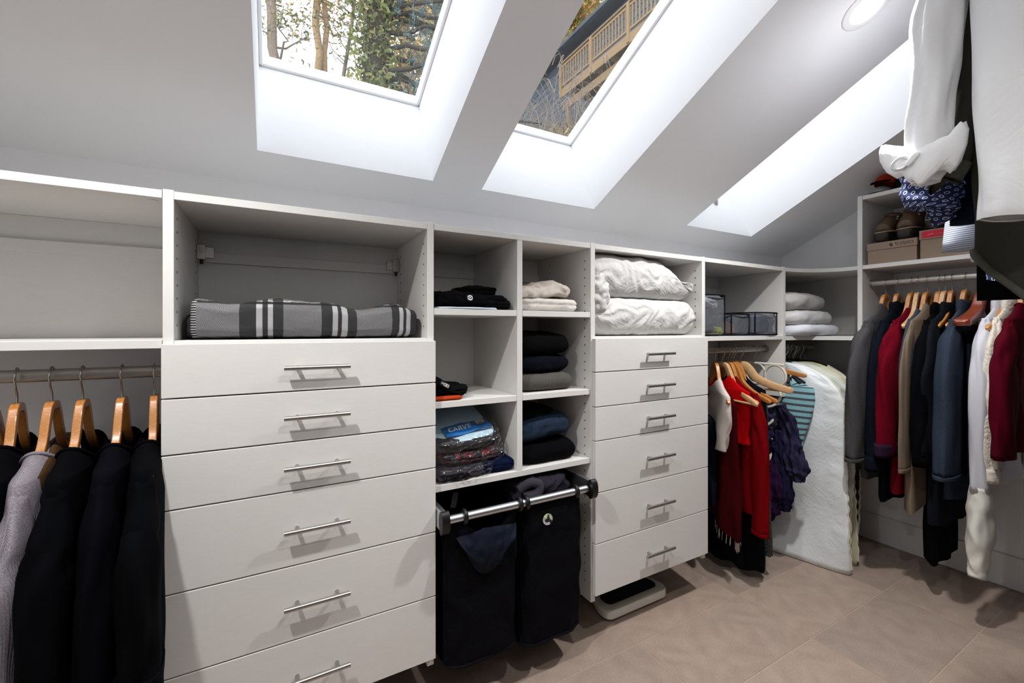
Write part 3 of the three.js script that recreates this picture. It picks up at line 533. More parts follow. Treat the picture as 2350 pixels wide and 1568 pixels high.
// ---------- things on the shelves ----------
function put(name, label, cat, pos, geo, mat, partName = 'body', turn = 0, group) { const t = thing(name, label, cat, pos, turn, group); part(t, partName, geo, mat); return t; }
function canvasTex(w, h, draw) { const c = document.createElement('canvas'); c.width = w; c.height = h; const g = c.getContext('2d'); draw(g, w, h); const t = new THREE.CanvasTexture(c); t.colorSpace = THREE.SRGBColorSpace; t.anisotropy = 8; return t; }
{ // plaid blanket
  const x0 = -.18, x1 = .385, LX = x1 - x0, r = rng(9);
  const bands = [[-.078, -.041, 1], [-.041, -.027, 0], [-.027, -.015, 1], [-.015, -.003, 0], [-.003, .021, 1], [.114, .142, 1], [.142, .156, 0], [.156, .166, 1], [.166, .182, 0], [.182, .207, 1], [.306, .328, 1], [.328, .34, 0], [.34, .349, 1], [.349, .362, 0], [.362, .385, 1]];
  const tex = canvasTex(2048, 512, (g, w, h) => {
    const im = g.createImageData(w, h);
    for (let y = 0; y < h; y++) for (let x = 0; x < w; x++) {
      const X = x0 + LX * x / w, v = y / h; let col = 128, hz = 0, weave = ((x >> 2) + (y >> 2) * 3) % 7 === 0 ? -55 : 0;
      const vb = v < .10 ? 2 : v < .16 ? 1 : v < .20 ? 2 : v < .25 ? 0 : v < .31 ? 1 : -1;
      let b = null; for (const q of bands) if (X > q[0] && X < q[1]) b = q[2];
      if (b === 1) { col = 50; weave *= -.25; } else if (b === 0) { col = 188; weave *= .4; }
      if (vb === 1) { col = b === 1 ? 22 : 52; weave *= .4; } else if (vb === 0) col = b === 1 ? 70 : 200; else if (vb === 2) col = b === 1 ? 40 : 120;
      if (X < x0 + .012) { const st = (y % 24) < 11; col = st ? 195 : 26; weave = 0; }
      const n = (r() - .5) * (col > 60 ? 74 : 40); const c = clamp(col + weave + n, 6, 245), i = (y * w + x) * 4; im.data[i] = c; im.data[i + 1] = c; im.data[i + 2] = c + 2; im.data[i + 3] = 255;
    }
    g.putImageData(im, 0, 0);
  });
  const mk = (xa, xb, hgt, dep, zc, seed, dx = 0) => {
    const rows = 90, N = 48, rings = [], uvs = [];
    for (let i = 0; i <= rows; i++) {
      const q = i / rows, X = lerp(xa, xb, q), end = Math.pow(1 - Math.pow(Math.abs(2 * q - 1), 16), .5), rr = [];
      const top = hgt * (1 + .1 * noise(X * 7, seed, 1) - .12 * Math.exp(-Math.pow((X - .2) / .07, 2)) + .06 * Math.exp(-Math.pow((X - .06) / .06, 2)));
      for (let j = 0; j < N; j++) {
        const a = 2 * Math.PI * j / N, c = sp(Math.cos(a), .62), s = sp(Math.sin(a), .55), e = lerp(.86, 1, end);
        rr.push(V(X + dx * c, Math.max(.0, (s * .5 + .5) * top * lerp(.93, 1, end) + .002 * noise(X * 20, c * 3, s * 3)), zc + c * dep * e * .5 + .004 * noise(X * 9, s * 3, seed)));
      }
      rings.push(rr);
    }
    const g = skin(rings, true, true), p = g.attributes.position, uv = g.attributes.uv;
    for (let i = 0; i < uv.count; i++) uv.setXY(i, clamp((p.getX(i) - x0) / LX, 0.001, .999), clamp(p.getZ(i) > zc - dep * .1 && p.getY(i) < hgt * .99 ? p.getY(i) / .104 * .78 + .0   : .78 + (zc + dep * .5 - p.getZ(i)) / dep * .22, 0.001, .999));
    return g;
  };
  const m = new THREE.MeshStandardMaterial({ map: tex, roughness: 1, bumpMap: weaveBump, bumpScale: .001 });
  const t = thing('plaid_blanket', 'folded black, grey and white plaid blanket in the wide tower', 'blanket', [0, 1.1645, 0]);
  part(t, 'top_fold', mk(x0, x1, .102, .25, -.15, 3), m);
  part(t, 'inner_fold', mk(-.192, .372, .07, .24, -.165, 5), cloth(0x2a2a2c), 'dark inner fold');
}
const linen = cloth(0xd6d0ca, { t: 'wrinkle', bump: 0.0016 });
put('folded_linen', 'cream folded linen sheet, lower of the two in the upper right cubby', 'linen', [.888, 1.2555, -.14], soft(.27, .052, .22, { seed: 3, amp: .005, freq: 12, crease: .5, layers: 2, layerAmp: .006, ey: 2.2 }), linen);
put('folded_linen', 'rumpled beige folded linen lying on top in the upper right cubby', 'linen', [.868, 1.303, -.15], soft(.25, .05, .22, { seed: 8, amp: .009, freq: 10, crease: .5, dome: .3, ey: 2.2, shape: (x, y, z) => [x, y + .012 * Math.sin(x * 22) - .05 * Math.max(0, x - .06), z] }), cloth(0xcbc1b8, { t: 'wrinkle', bump: 0.0016 }));
const jet = cloth(0x060608);
// upper left cubby
put('paper_sheet', 'pale bag sheet lying flat under the black garments', 'paper', [.55, 1.2552, -.13], soft(.23, .006, .26, { seed: 4, amp: .002, ey: 2, ny: 4, nx: 16 }), new THREE.MeshStandardMaterial({ color: 0xc7d2e2, roughness: .6 }), 'sheet');
const logo = (draw) => new THREE.MeshStandardMaterial({ color: 0xffffff, roughness: .8, map: canvasTex(128, 64, (g) => { g.fillStyle = '#08080a'; g.fillRect(0, 0, 128, 64); draw(g); }) });
function patch(t, name, w, h, pos, rot, mat) { const g = new RoundedBoxGeometry(w, h, .0012, 1, .0005); g.rotateX(rot[0]); g.rotateY(rot[1]); g.rotateZ(rot[2] ?? 0); g.translate(...pos); return part(t, name, g, mat); }
{
  const t = put('folded_black_garment', 'black folded garment with small white emblem, front left of the black pile', 'garment', [.51, 1.262, -.1], soft(.16, .05, .17, { seed: 12, amp: .01, freq: 12, crease: .4 }), jet);
  patch(t, 'emblem', .022, .008, [-.02, .027, .084], [-.2, 0, 0], logo((g) => { g.strokeStyle = '#ccc'; g.lineWidth = 7; g.beginPath(); g.ellipse(64, 32, 50, 14, .1, 0, 7); g.stroke(); }));
  const b = put('folded_black_garment', 'black folded garment with round white emblem in the middle of the black pile', 'garment', [.6, 1.262, -.1], soft(.2, .045, .18, { seed: 14, amp: .007, freq: 12, layers: 3 }), jet);
  patch(b, 'emblem', .02, .02, [-.05, .03, .091], [-.25, 0, 0], logo((g) => { g.strokeStyle = '#eee'; g.lineWidth = 12; g.beginPath(); g.ellipse(64, 32, 50, 22, 0, 0, 7); g.stroke(); g.fillStyle = '#ddd'; g.fillRect(44, 24, 40, 14); }));
  put('folded_black_garment', 'black garments edge lying low at the right of the black pile', 'garment', [.648, 1.2565, -.11], soft(.13, .032, .2, { seed: 15, amp: .006, freq: 14, layers: 3 }), cloth(0x0b0b0d));
  put('folded_black_garment', 'black folded garment topmost of the black pile', 'garment', [.615, 1.304, -.13], soft(.13, .035, .15, { seed: 16, amp: .006, freq: 16, layers: 2 }), jet);
}
{ // middle left cubby
  const t = thing('black_sportswear', 'black sportswear draped in a heap with white lettering and orange lining', 'garment', [.475, .9672, -.1]);
  part(t, 'body', soft(.14, .085, .17, { seed: 21, amp: .006, freq: 11, ey: 1.6, r: .06, shape: (x, y, z) => [x, y - (y + .04) * .75 * smooth(-.05, .07, x), z] }), jet);
  part(t, 'lining', soft(.12, .014, .19, { seed: 22, amp: .003, ny: 4 }), cloth(0xa63a1e), 'orange-red lining');
  part(t, 'lower_fold', soft(.15, .03, .16, { seed: 23, amp: .005, freq: 16, layers: 3 }).translate(.012, .012, 0), cloth(0x0a0a0c));
  patch(t, 'lettering', .036, .014, [-.008, .05, .0865], [-.1, .25, -.5], logo((g) => { g.strokeStyle = '#ddd'; g.lineWidth = 9; g.strokeRect(50, 14, 66, 34); g.beginPath(); g.ellipse(82, 31, 12, 8, 0, 0, 7); g.stroke(); g.beginPath(); g.moveTo(6, 18); g.lineTo(40, 40); g.moveTo(40, 18); g.lineTo(12, 40); g.stroke(); }));
}
// lower left cubby: bagged clothes
const film = new THREE.MeshPhysicalMaterial({ color: 0xffffff, roughness: .12, transmission: 1, thickness: 0, ior: 1.4, bumpMap: wrinkleBump, bumpScale: .0025 });
{
  const label = canvasTex(512, 160, (g, w, h) => {
    g.fillStyle = '#1a5f9c'; g.fillRect(0, 0, w, h); g.fillStyle = '#0f72c4'; g.fillRect(0, h * .62, w, h * .38);
    g.fillStyle = '#cfe0ee'; g.font = 'italic bold 86px sans-serif'; g.fillText('CARVE', 40, 96); g.fillStyle = '#dcc9ae'; g.fillRect(388, 8, 96, 52); g.fillStyle = '#4a2f30'; for (let i = 0; i < 12; i++) g.fillRect(414 + i * 4.4, 30, 2 + (i % 3), 22); g.fillStyle = '#eef4fa'; g.font = '18px sans-serif'; g.fillRect(410, 138, 60, 4);
  });
  const t = thing('bagged_shirt', 'pale blue shirt in clear plastic with blue paper band, topmost of the bagged pile', 'packaged shirt', [.548, .852, -.155], .08);
  const tilt = (g) => { g.rotateX(.34); g.rotateZ(.1); return g; };
  part(t, 'folded_shirt', tilt(soft(.22, .028, .26, { seed: 31, amp: .004, freq: 9, layers: 2, ny: 8 })), cloth(0xb5cfdd, { t: 'weave' }));
  const bandG = new THREE.BoxGeometry(.165, .002, .058, 30, 1, 8); { const p = bandG.attributes.position; for (let i = 0; i < p.count; i++) p.setY(i, p.getY(i) + .0345 + .004 * noise(p.getX(i) * 14, 2, p.getZ(i) * 9)); bandG.translate(.012, 0, .075); bandG.computeVertexNormals(); }
  const bm = new THREE.MeshPhysicalMaterial({ map: label, roughness: .35, clearcoat: .6, clearcoatRoughness: .2 });
  part(t, 'paper_band', tilt(bandG), bm, 'blue paper band with pale lettering');
  part(t, 'plastic_bag', tilt(soft(.245, .048, .29, { seed: 33, amp: .006, freq: 16, crease: .8, ny: 6 }).translate(0, -.006, 0)), film);
  const mk = (l, y, w, d, h, col, sd, dx, bagged, extra) => {
    const q = thing('bagged_shirt', l, 'packaged shirt', [.552 + dx, y, -.14], .02);
    part(q, 'folded_shirt', soft(w, h, d, { seed: sd, amp: .008, freq: 11, layers: 3, layerAmp: .005 }).rotateX(.14), extra ?? cloth(col));
    if (bagged) part(q, 'plastic_bag', soft(w + .02, h + .014, d + .025, { seed: sd + 1, amp: .007, freq: 18, crease: 1 }).translate(0, -.006, 0).rotateX(.14), film);
  };
  mk('charcoal shirt in crinkled clear plastic under the pale blue shirt', .812, .225, .24, .036, 0x2a282c, 35, 0, 1);
  const berry = noiseTex(128, (u, v) => { const s = tn(u, v, 2.2, 4); return s > .3 ? [110, 18, 34] : [30, 29, 36]; }, true, 1 / .2);
  mk('black and berry-red patterned shirt in clear plastic', .768, .235, .24, .04, 0, 37, .01, 1, new THREE.MeshStandardMaterial({ map: berry, roughness: .9 }));
  mk('dark grey shirt in clear plastic near the bottom of the bagged pile', .731, .2, .26, .034, 0x37343a, 39, -.02, 1);
  put('folded_black_garment', 'flat black folded garment beneath the bagged shirts at the shelf edge', 'garment', [.498, .7106, -.125], soft(.13, .024, .25, { seed: 41, amp: .003, layers: 3, ny: 8 }), jet);
  put('folded_navy_garment', 'navy folded garment lying right of the bagged shirts', 'garment', [.652, .7106, -.11], soft(.15, .045, .2, { seed: 43, amp: .005, layers: 3, ny: 10 }), cloth(0x0c1430));
}
// right cubbies
put('folded_sweater', 'grey ribbed folded sweater at the bottom of the middle right cubby', 'sweater', [.872, .9676, -.145], soft(.25, .062, .24, { seed: 51, amp: .004, ey: 2, dome: .1 }), cloth(0x55524f, { t: 'rib', bump: 0.0012 }));
put('folded_shirt', 'dark navy checked folded shirt in the middle right cubby', 'shirt', [.868, 1.0305, -.15], soft(.23, .065, .22, { seed: 53, amp: .007, crease: .3, ey: 2 }), cloth(0x12131f, { marl: 1 }));
put('folded_sweater', 'black knit folded sweater on top in the middle right cubby', 'sweater', [.865, 1.097, -.15], soft(.24, .078, .23, { seed: 55, amp: .006, ey: 2, dome: .12 }), cloth(0x08080a, { t: 'knit' }));
put('folded_garment', 'black folded garment under the blue jeans', 'garment', [.873, .7106, -.14], soft(.265, .066, .25, { seed: 57, amp: .006, ey: 2 }), jet);
put('folded_jeans', 'faded blue folded jeans in the lower right cubby', 'jeans', [.868, .777, -.15], soft(.24, .085, .23, { seed: 59, amp: .006, crease: .4, ey: 2, layers: 2, shape: (x, y, z) => [x, y + .018 * Math.sin(x * 9 + .8), z] }), cloth(0x2f3d52, { marl: 1, t: 'weave', bump: 0.00048 }));
put('folded_jeans', 'black folded jeans on top of the faded blue jeans', 'jeans', [.84, .86, -.17], soft(.2, .035, .19, { seed: 61, amp: .006, ey: 2 }), cloth(0x0e0f12));

{ // duvet
  const t = thing('duvet', 'puffy white duvet folded in half in the narrow tower', 'duvet', [1.363, 1.1645, -.17]);
  const m = cloth(0xcccbca, { t: 'wrinkle', bump: 0.0022 });
  const wr = (sd) => (x, y, z) => { const f = smooth(.02, .16, z); return [x, y + .0025 * f * Math.sin(x * 45 + 8 * noise(x * 5, y * 8, sd)) * smooth(.25, -.1, Math.abs(x)), z + .0035 * f * Math.sin(x * 55 + y * 30 + 9 * noise(x * 6, y * 7, sd + 2))]; };
  part(t, 'lower_half', soft(.608, .155, .335, { e: 9, seed: 71, amp: .006, freq: 4.5, crease: .15, ey: 2, nx: 70, ny: 24, nz: 30, r: .06, shape: wr(1) }), m);
  const up = soft(.608, .18, .335, { e: 9, seed: 75, amp: .007, freq: 4, crease: .15, ey: 2, nx: 70, ny: 26, nz: 30, r: .07, dome: .05, shape: (x, y, z, q) => { const p = wr(4)(x, y, z); return [p[0], p[1] - .1 * smooth(.05, .3, x) * smooth(-.2, .6, q) + .01, p[2]]; } });
  up.translate(-.005, .142, -.005); part(t, 'upper_half', up, m);
  part(t, 'bunched_corner', soft(.09, .16, .12, { seed: 79, amp: .008, freq: 14, crease: .6, ey: 2, e: 3, nx: 24, ny: 24, nz: 24 }).translate(-.27, .085, .115), m);
}
{ // clear zip bags
  const clear = new THREE.MeshPhysicalMaterial({ color: 0xc2c8d0, transmission: .84, thickness: 0, roughness: .16, ior: 1.4, bumpMap: wrinkleBump, bumpScale: .0008 });
  const trim = cloth(0x14161b);
  const zip = (label, pos, turn, w, h, d, seed) => {
    const t = thing('zip_bag', label, 'storage bag', pos, turn);
    part(t, 'clear_panel', soft(w, h, d, { seed, amp: .004, e: 7, ey: 7, r: .02, freq: 6 }), clear);
    const e = [[-w / 2, -d / 2], [w / 2, -d / 2], [w / 2, d / 2], [-w / 2, d / 2]], k = .94;
    const g = [tube(e.map(([x, z]) => V(x * k, h - .004, z * k)), .0035, 40, 6, true), tube(e.map(([x, z]) => V(x * k, .006, z * k)), .0035, 40, 6, true)];
    e.forEach(([x, z]) => g.push(cyl(V(x * k, .004, z * k), V(x * k, h - .004, z * k), .003, .003, 6)));
    part(t, 'piping', g, trim);
    return t;
  };
  const a = zip('tall clear zip bag holding a dark pleated scarf', [1.79, 1.1585, -.13], .0, .165, .195, .22, 81);
  part(a, 'handle', tube([V(-.02, .193, .02), V(-.02, .212, .02), V(0, .22, .02), V(.02, .212, .02), V(.02, .193, .02)], .004, 20, 6), trim);
  put('scarf', 'dark brown-grey pleated scarf inside the tall clear zip bag', 'scarf', [1.77, 1.165, -.1], soft(.11, .13, .13, { seed: 83, amp: .006, freq: 12, layers: 5, layerAmp: .006, nx: 30, ny: 30 }), cloth(0x3a3538));
  put('paper_tag', 'white crumpled tissue on the scarf inside the tall zip bag', 'tissue', [1.785, 1.296, -.06], soft(.055, .035, .05, { seed: 84, amp: .008, freq: 30, crease: 1 }).rotateZ(-.4), new THREE.MeshStandardMaterial({ color: 0xd8d8d4, roughness: .9 }));
  put('yellow_hat', 'yellow knitted item at the right end inside the tall zip bag', 'hat', [1.84, 1.163, -.06], soft(.045, .04, .06, { seed: 85, amp: .005, freq: 30 }), cloth(0xc9c23a, { t: 'knit' }));
  zip('low clear zip bag with navy contents against the cabinet side', [2.195, 1.1585, -.13], 0, .2, .12, .23, 87);
  put('navy_beanie', 'rounded navy beanie inside the low clear zip bag', 'hat', [2.215, 1.163, -.1], soft(.12, .095, .14, { seed: 88, amp: .003, ey: 2, e: 2.4 }), cloth(0x1b2550));
  zip('low clear zip bag with grey and orange contents in the middle of the shelf', [2.02, 1.1585, -.15], 0, .15, .11, .22, 89);
  put('grey_gloves', 'dark grey gloves inside the middle clear zip bag', 'gloves', [2.04, 1.163, -.13], soft(.09, .08, .15, { seed: 90, amp: .008, freq: 16, crease: .5 }), cloth(0x25272d));
  put('orange_gloves', 'small orange-brown fabric bundle inside the middle clear zip bag', 'gloves', [1.975, 1.163, -.09], soft(.045, .06, .06, { seed: 91, amp: .006, freq: 25 }), cloth(0x9a4f20));
}
// towels in the corner
put('towel', 'thin white folded towel at the bottom of the corner stack', 'towel', [2.575, 1.156, -.08], soft(.42, .06, .3, { seed: 101, amp: .006, ey: 2, freq: 7 }), cloth(0xdcdfe8, { t: 'knit', bump: 0.0008 }));
put('towel', 'white folded towel with pointed fold in the middle of the corner stack', 'towel', [2.55, 1.212, -.09], soft(.4, .08, .28, { seed: 103, amp: .007, ey: 2, freq: 8, crease: .3 }), cloth(0xd2d1d2, { t: 'knit', bump: 0.001 }));
put('towel', 'fluffy greyish white rolled towel on top of the corner stack', 'towel', [2.52, 1.29, -.1], soft(.37, .095, .27, { seed: 105, amp: .008, ey: 1.9, freq: 9, dome: .1 }), cloth(0xbfbdbb, { t: 'knit', bump: 0.0014 }));
put('black_cloth', 'black cloth edge under the corner towels', 'cloth', [2.67, 1.156, -.07], soft(.2, .022, .2, { seed: 107, amp: .004, ny: 4 }), jet);

// ---------- laundry hamper ----------
{
  const t = thing('laundry_hamper', 'pull-out double laundry hamper with aluminium rail and two black bags', 'hamper');
  const y = .622, zf = .052, zb = -.3, xa = .447, xb = .975;
  const rail = part(t, 'front_rail', cyl(V(xa, y, zf), V(xb, y, zf), .0125, .0125, 24), alu);
  for (const x of [.505, .697, .723, .925]) part(rail, 'rubber_ring', (() => { const g = new THREE.TorusGeometry(.0165, .0055, 10, 28); g.rotateY(Math.PI / 2); g.scale(1.2, 1.1, 1); g.translate(x, y, zf); return g; })(), blackPlastic);
  part(t, 'back_rail', cyl(V(xa, y, zb), V(xb, y, zb), .008, .008, 14), alu);
  for (const [x, s] of [[.437, 1], [.99, -1]]) {
    const r = part(t, 'side_rail', board(x - .009, x + .009, y - .03, y + .03, zb, zf + .012, .004), alu);
    const g = new THREE.CylinderGeometry(.034, .034, .024, 32, 1, false, 0, Math.PI * 2); g.rotateZ(Math.PI / 2); g.scale(1, 1, .5); g.translate(x + (s < 0 ? .002 : 0), y, zf + .012); part(r, 'end_cap', g, blackPlastic);
  }
  const bagMat = new THREE.MeshPhysicalMaterial({ color: 0x0a0a0f, roughness: .75, specularIntensity: .12, bumpMap: wrinkleBump, bumpScale: .0015, side: 2 });
  const mk = (x0, x1, bot, open, seed) => {
    const rings = [], rows = 30, N = 80;
    for (let i = 0; i <= rows; i++) {
      const q = i / rows, Y = lerp(y - .008, bot, q), r = [];
      for (let j = 0; j < N; j++) {
        const a = 2 * Math.PI * j / N, c = sp(Math.cos(a), .32), s = sp(Math.sin(a), .32), b = 1 - .03 * q + .02 * Math.sin(q * 5 + seed);
        let X = (x0 + x1) / 2 + c * (x1 - x0) / 2 * (1 - .012 * Math.cos(q * 9)), Z = (zf + zb) / 2 + s * (zf - zb) / 2 * b + .007 * noise(c * 2.5, q * 4, seed) * smooth(0, .2, q);
        let yy = Y; if (i < 12 && s > .6) yy -= open * Math.exp(-Math.pow(c / .5, 2)) * (1 - q * 2.2) * smooth(.6, 1, s);
        r.push(V(X + .006 * noise(s * 2, q * 4, seed + 3), yy, Z));
      }
      rings.push(r);
    }
    const g = skin(rings, true, false);
    const b0 = rings[rows], cap = skin([b0, b0.map((p) => V(lerp(p.x, (x0 + x1) / 2, .95), p.y - .004, lerp(p.z, (zf + zb) / 2, .95)))], true, true);
    const m = part(t, 'fabric_bag', [g, cap], bagMat);
    part(m, 'seam', [tube(b0.filter((_, i) => i % 2 === 0), .004, 120, 6, true), ...[x0 + .004, x1 - .004].map((x) => tube(rings.map((r) => r.reduce((best, p) => (p.z > zf - .05 && Math.abs(p.x - x) < Math.abs(best.x - x) ? p : best), r[20]).clone()).slice(1), .0028, 60, 5))], cloth(0x111118));
    return m;
  };
  const b1 = mk(.452, .708, .165, .075, 2), b2 = mk(.722, .972, .135, .012, 5);
  part(b1, 'lining_flap', (() => { const R = []; for (let i = 0; i <= 12; i++) { const q = i / 12, row = []; for (let j = 0; j <= 24; j++) { const u = j / 24 * 2 - 1; row.push(V(.58 + u * .105 * (1 - q * .35), .595 - .02 - q * .14 * (1 - .55 * u * u) - .01 * Math.abs(u), .058 + .02 * Math.sin(q * 3) + .006 * noise(u * 3, q * 3, 4))); } R.push(row); } return skin(R, false, false); })(), cloth(0x161a26, { rough: .6 }));
  const badge = canvasTex(256, 256, (g) => {
    g.fillStyle = '#c9d4c4'; g.fillRect(0, 0, 256, 256); const r = rng(3); for (let i = 0; i < 60; i++) { g.fillStyle = ['#8fb070', '#b9c97a', '#a9c3a0', '#d5dbe0'][i % 4]; g.beginPath(); g.ellipse(r() * 256, r() * 150, 18 + r() * 22, 14 + r() * 16, r() * 3, 0, 7); g.fill(); }
    g.fillStyle = '#c8c5d4'; g.fillRect(0, 190, 256, 66);
    g.fillStyle = '#0d0d1c'; g.beginPath(); g.ellipse(135, 40, 22, 30, 0, 0, 7); g.fill(); g.beginPath(); g.ellipse(140, 105, 36, 62, -.2, 0, 7); g.fill(); g.beginPath(); g.ellipse(85, 140, 44, 34, .3, 0, 7); g.fill(); g.beginPath(); g.ellipse(105, 165, 60, 26, .2, 0, 7); g.fill(); g.beginPath(); g.ellipse(205, 190, 38, 50, -.6, 0, 7); g.fill(); g.beginPath(); g.ellipse(170, 150, 40, 26, .7, 0, 7); g.fill();
    g.fillStyle = '#cfd2ea'; g.beginPath(); g.arc(139, 30, 7, 0, 7); g.fill(); g.strokeStyle = '#0d0d1c'; g.lineWidth = 7; g.beginPath(); g.moveTo(80, 180); g.lineTo(60, 220); g.moveTo(110, 185); g.lineTo(98, 215); g.stroke();
  });
  const bg = new THREE.CylinderGeometry(.0185, .0185, .003, 48); { const p = bg.attributes.position, uv = bg.attributes.uv; for (let i = 0; i < p.count; i++) uv.setXY(i, .5 + p.getX(i) / .037, .5 - p.getZ(i) / .037); } bg.rotateX(Math.PI / 2); bg.translate(.797, .557, .0685);
  part(b2, 'round_badge', bg, new THREE.MeshPhysicalMaterial({ map: badge, roughness: .3, clearcoat: .5 }), 'round button badge picturing a black bird');
  const l = put('dark_laundry', 'rumpled dark purple-grey clothing heaped in the right hamper bag', 'laundry', [.83, .575, -.1], soft(.22, .1, .22, { seed: 121, amp: .016, freq: 12, crease: .6, dome: .3 }), cloth(0x2a2630, { t: 'wrinkle' }));
  part(l, 'rolled_cuff', tube([V(-.1, .07, .1), V(-.07, .095, .12), V(-.04, .085, .13), V(-.05, .06, .13), V(-.09, .05, .11)], .016, 30, 10), cloth(0x3a3740));
  put('paper_scrap', 'small grey paper label standing in the left hamper bag', 'paper', [.535, .58, -.12], board(-.012, .012, 0, .05, -.0006, .0006, .0004).rotateZ(-.25), new THREE.MeshStandardMaterial({ color: 0x8a8880, roughness: .9 }), 'sheet', .3);
}
{ // bathroom scale
  const t = thing('bathroom_scale', 'white bathroom scale with black waisted mat under the narrow drawer tower', 'bathroom scale', [1.35, 0, -.208]);
  const out = (k, w) => { const p = new THREE.Shape(), a = .178 - k, d = .15 - k; // rounded rectangle with pinched sides
    p.moveTo(-a + .03, -d); p.lineTo(a - .03, -d); p.quadraticCurveTo(a, -d, a, -d + .03); p.bezierCurveTo(a, -d + .08, a - w, -.05, a - w, 0); p.bezierCurveTo(a - w, .05, a, d - .08, a, d - .03); p.quadraticCurveTo(a, d, a - .03, d); p.lineTo(-a + .03, d); p.quadraticCurveTo(-a, d, -a, d - .03); p.bezierCurveTo(-a, d - .08, -a + w, .05, -a + w, 0); p.bezierCurveTo(-a + w, -.05, -a, -d + .08, -a, -d + .03); p.quadraticCurveTo(-a, -d, -a + .03, -d); return p; };
  const ex = (s, d, b) => { const g = new THREE.ExtrudeGeometry(s, { depth: d, bevelEnabled: b > 0, bevelSize: b, bevelThickness: b, bevelSegments: 4, curveSegments: 16 }); g.rotateX(-Math.PI / 2); return g; };
  part(t, 'foot_frame', ex(out(.02, .02), .012, 0), blackPlastic);
  part(t, 'shell', ex(out(.01, .025), .022, .009).translate(0, .018, 0), whitePlastic);
  part(t, 'black_mat', ex(out(.035, .03), .003, .001).translate(0, .0495, 0), new THREE.MeshStandardMaterial({ color: 0x060606, roughness: .9 }));
  part(t, 'front_trim', board(-.13, .13, .0485, .0505, .128, .14, .001), new THREE.MeshStandardMaterial({ color: 0xe6dfc4, roughness: .4 }));
}
// ---------- shoe shelf ----------
const card = new THREE.MeshStandardMaterial({ color: 0xa08b78, roughness: .9, map: noiseTex(128, (u, v) => 232 + 30 * (R1() - .5) + 10 * tn(u, v, 3, 1), true, 1 / .1) });
function shoeBox(label, z0, z1, y1, lid, face, tag) {
  const t = thing('shoe_box', label, 'shoe box', [RX + .003, 1.5145, (z0 + z1) / 2]);
  const d = .31, w = (z1 - z0);
  part(t, 'box', board(.003, d, 0, y1 - lid + .004, -w / 2 + .003, w / 2 - .003, .001), card);
  const l = part(t, 'lid', board(0, d + .003, y1 - lid, y1, -w / 2, w / 2, .0015), card);
  const g = new THREE.PlaneGeometry(w * tag[0], lid * tag[1]).rotateY(-Math.PI / 2); const q = new THREE.BoxGeometry(.0006, lid * tag[1], w * tag[0]); 
  q.translate(-.0004, y1 - lid / 2 + (tag[3] ?? 0), tag[2]); part(l, 'printed_label', q, new THREE.MeshStandardMaterial({ map: face, roughness: .85 }));
  const uv = q.attributes.uv; // the -x face carries the print
}
const topo = canvasTex(512, 96, (g, w, h) => {
  g.fillStyle = '#9b8674'; g.fillRect(0, 0, w, h); g.fillStyle = '#1c1a1a'; g.beginPath(); g.arc(54, 50, 40, 0, 7); g.fill(); g.fillStyle = '#9b8674'; g.beginPath(); g.arc(74, 36, 34, 0, 7); g.fill(); g.fillStyle = '#1c1a1a'; g.beginPath(); g.arc(72, 40, 22, 0, 7); g.fill(); g.fillStyle = '#9b8674'; g.beginPath(); g.arc(82, 32, 16, 0, 7); g.fill();
  g.strokeStyle = '#1c1a1a'; g.lineWidth = 11; g.lineJoin = 'round'; const box = (x, y, ww, hh) => g.strokeRect(x, y, ww, hh);
  g.beginPath(); g.moveTo(140, 10); g.lineTo(140, 66); g.lineTo(205, 66); g.moveTo(124, 26); g.lineTo(205, 26); g.stroke(); box(232, 26, 62, 40); g.beginPath(); g.moveTo(322, 90); g.lineTo(322, 26); g.lineTo(386, 26); g.lineTo(386, 66); g.lineTo(322, 66); g.stroke(); box(412, 26, 64, 40);
  g.fillStyle = '#4b413a'; g.font = '13px sans-serif'; g.fillText('A T H L E T I C', 206, 92); g.fillText('®', 484, 24);
});
const red = canvasTex(512, 160, (g, w, h) => { g.fillStyle = '#c2283a'; g.fillRect(0, 0, w, h); g.fillStyle = '#d8818a'; g.beginPath(); g.moveTo(70, 96); g.quadraticCurveTo(130, 78, 190, 66); g.lineTo(200, 86); g.quadraticCurveTo(130, 98, 70, 96); g.fill(); g.fillStyle = '#b3606a'; g.fillRect(242, 30, 3, 100); g.fillRect(290, 84, 180, 6); });
shoeBox('brown cardboard shoe box printed with a crescent logo and topo lettering', .243, .437, .104, .036, topo, [.5, .62, .04, .001]);
shoeBox('brown cardboard shoe box with a red label on its lid', .443, .625, .13, .042, red, [.56, .72, -.03, 0]);
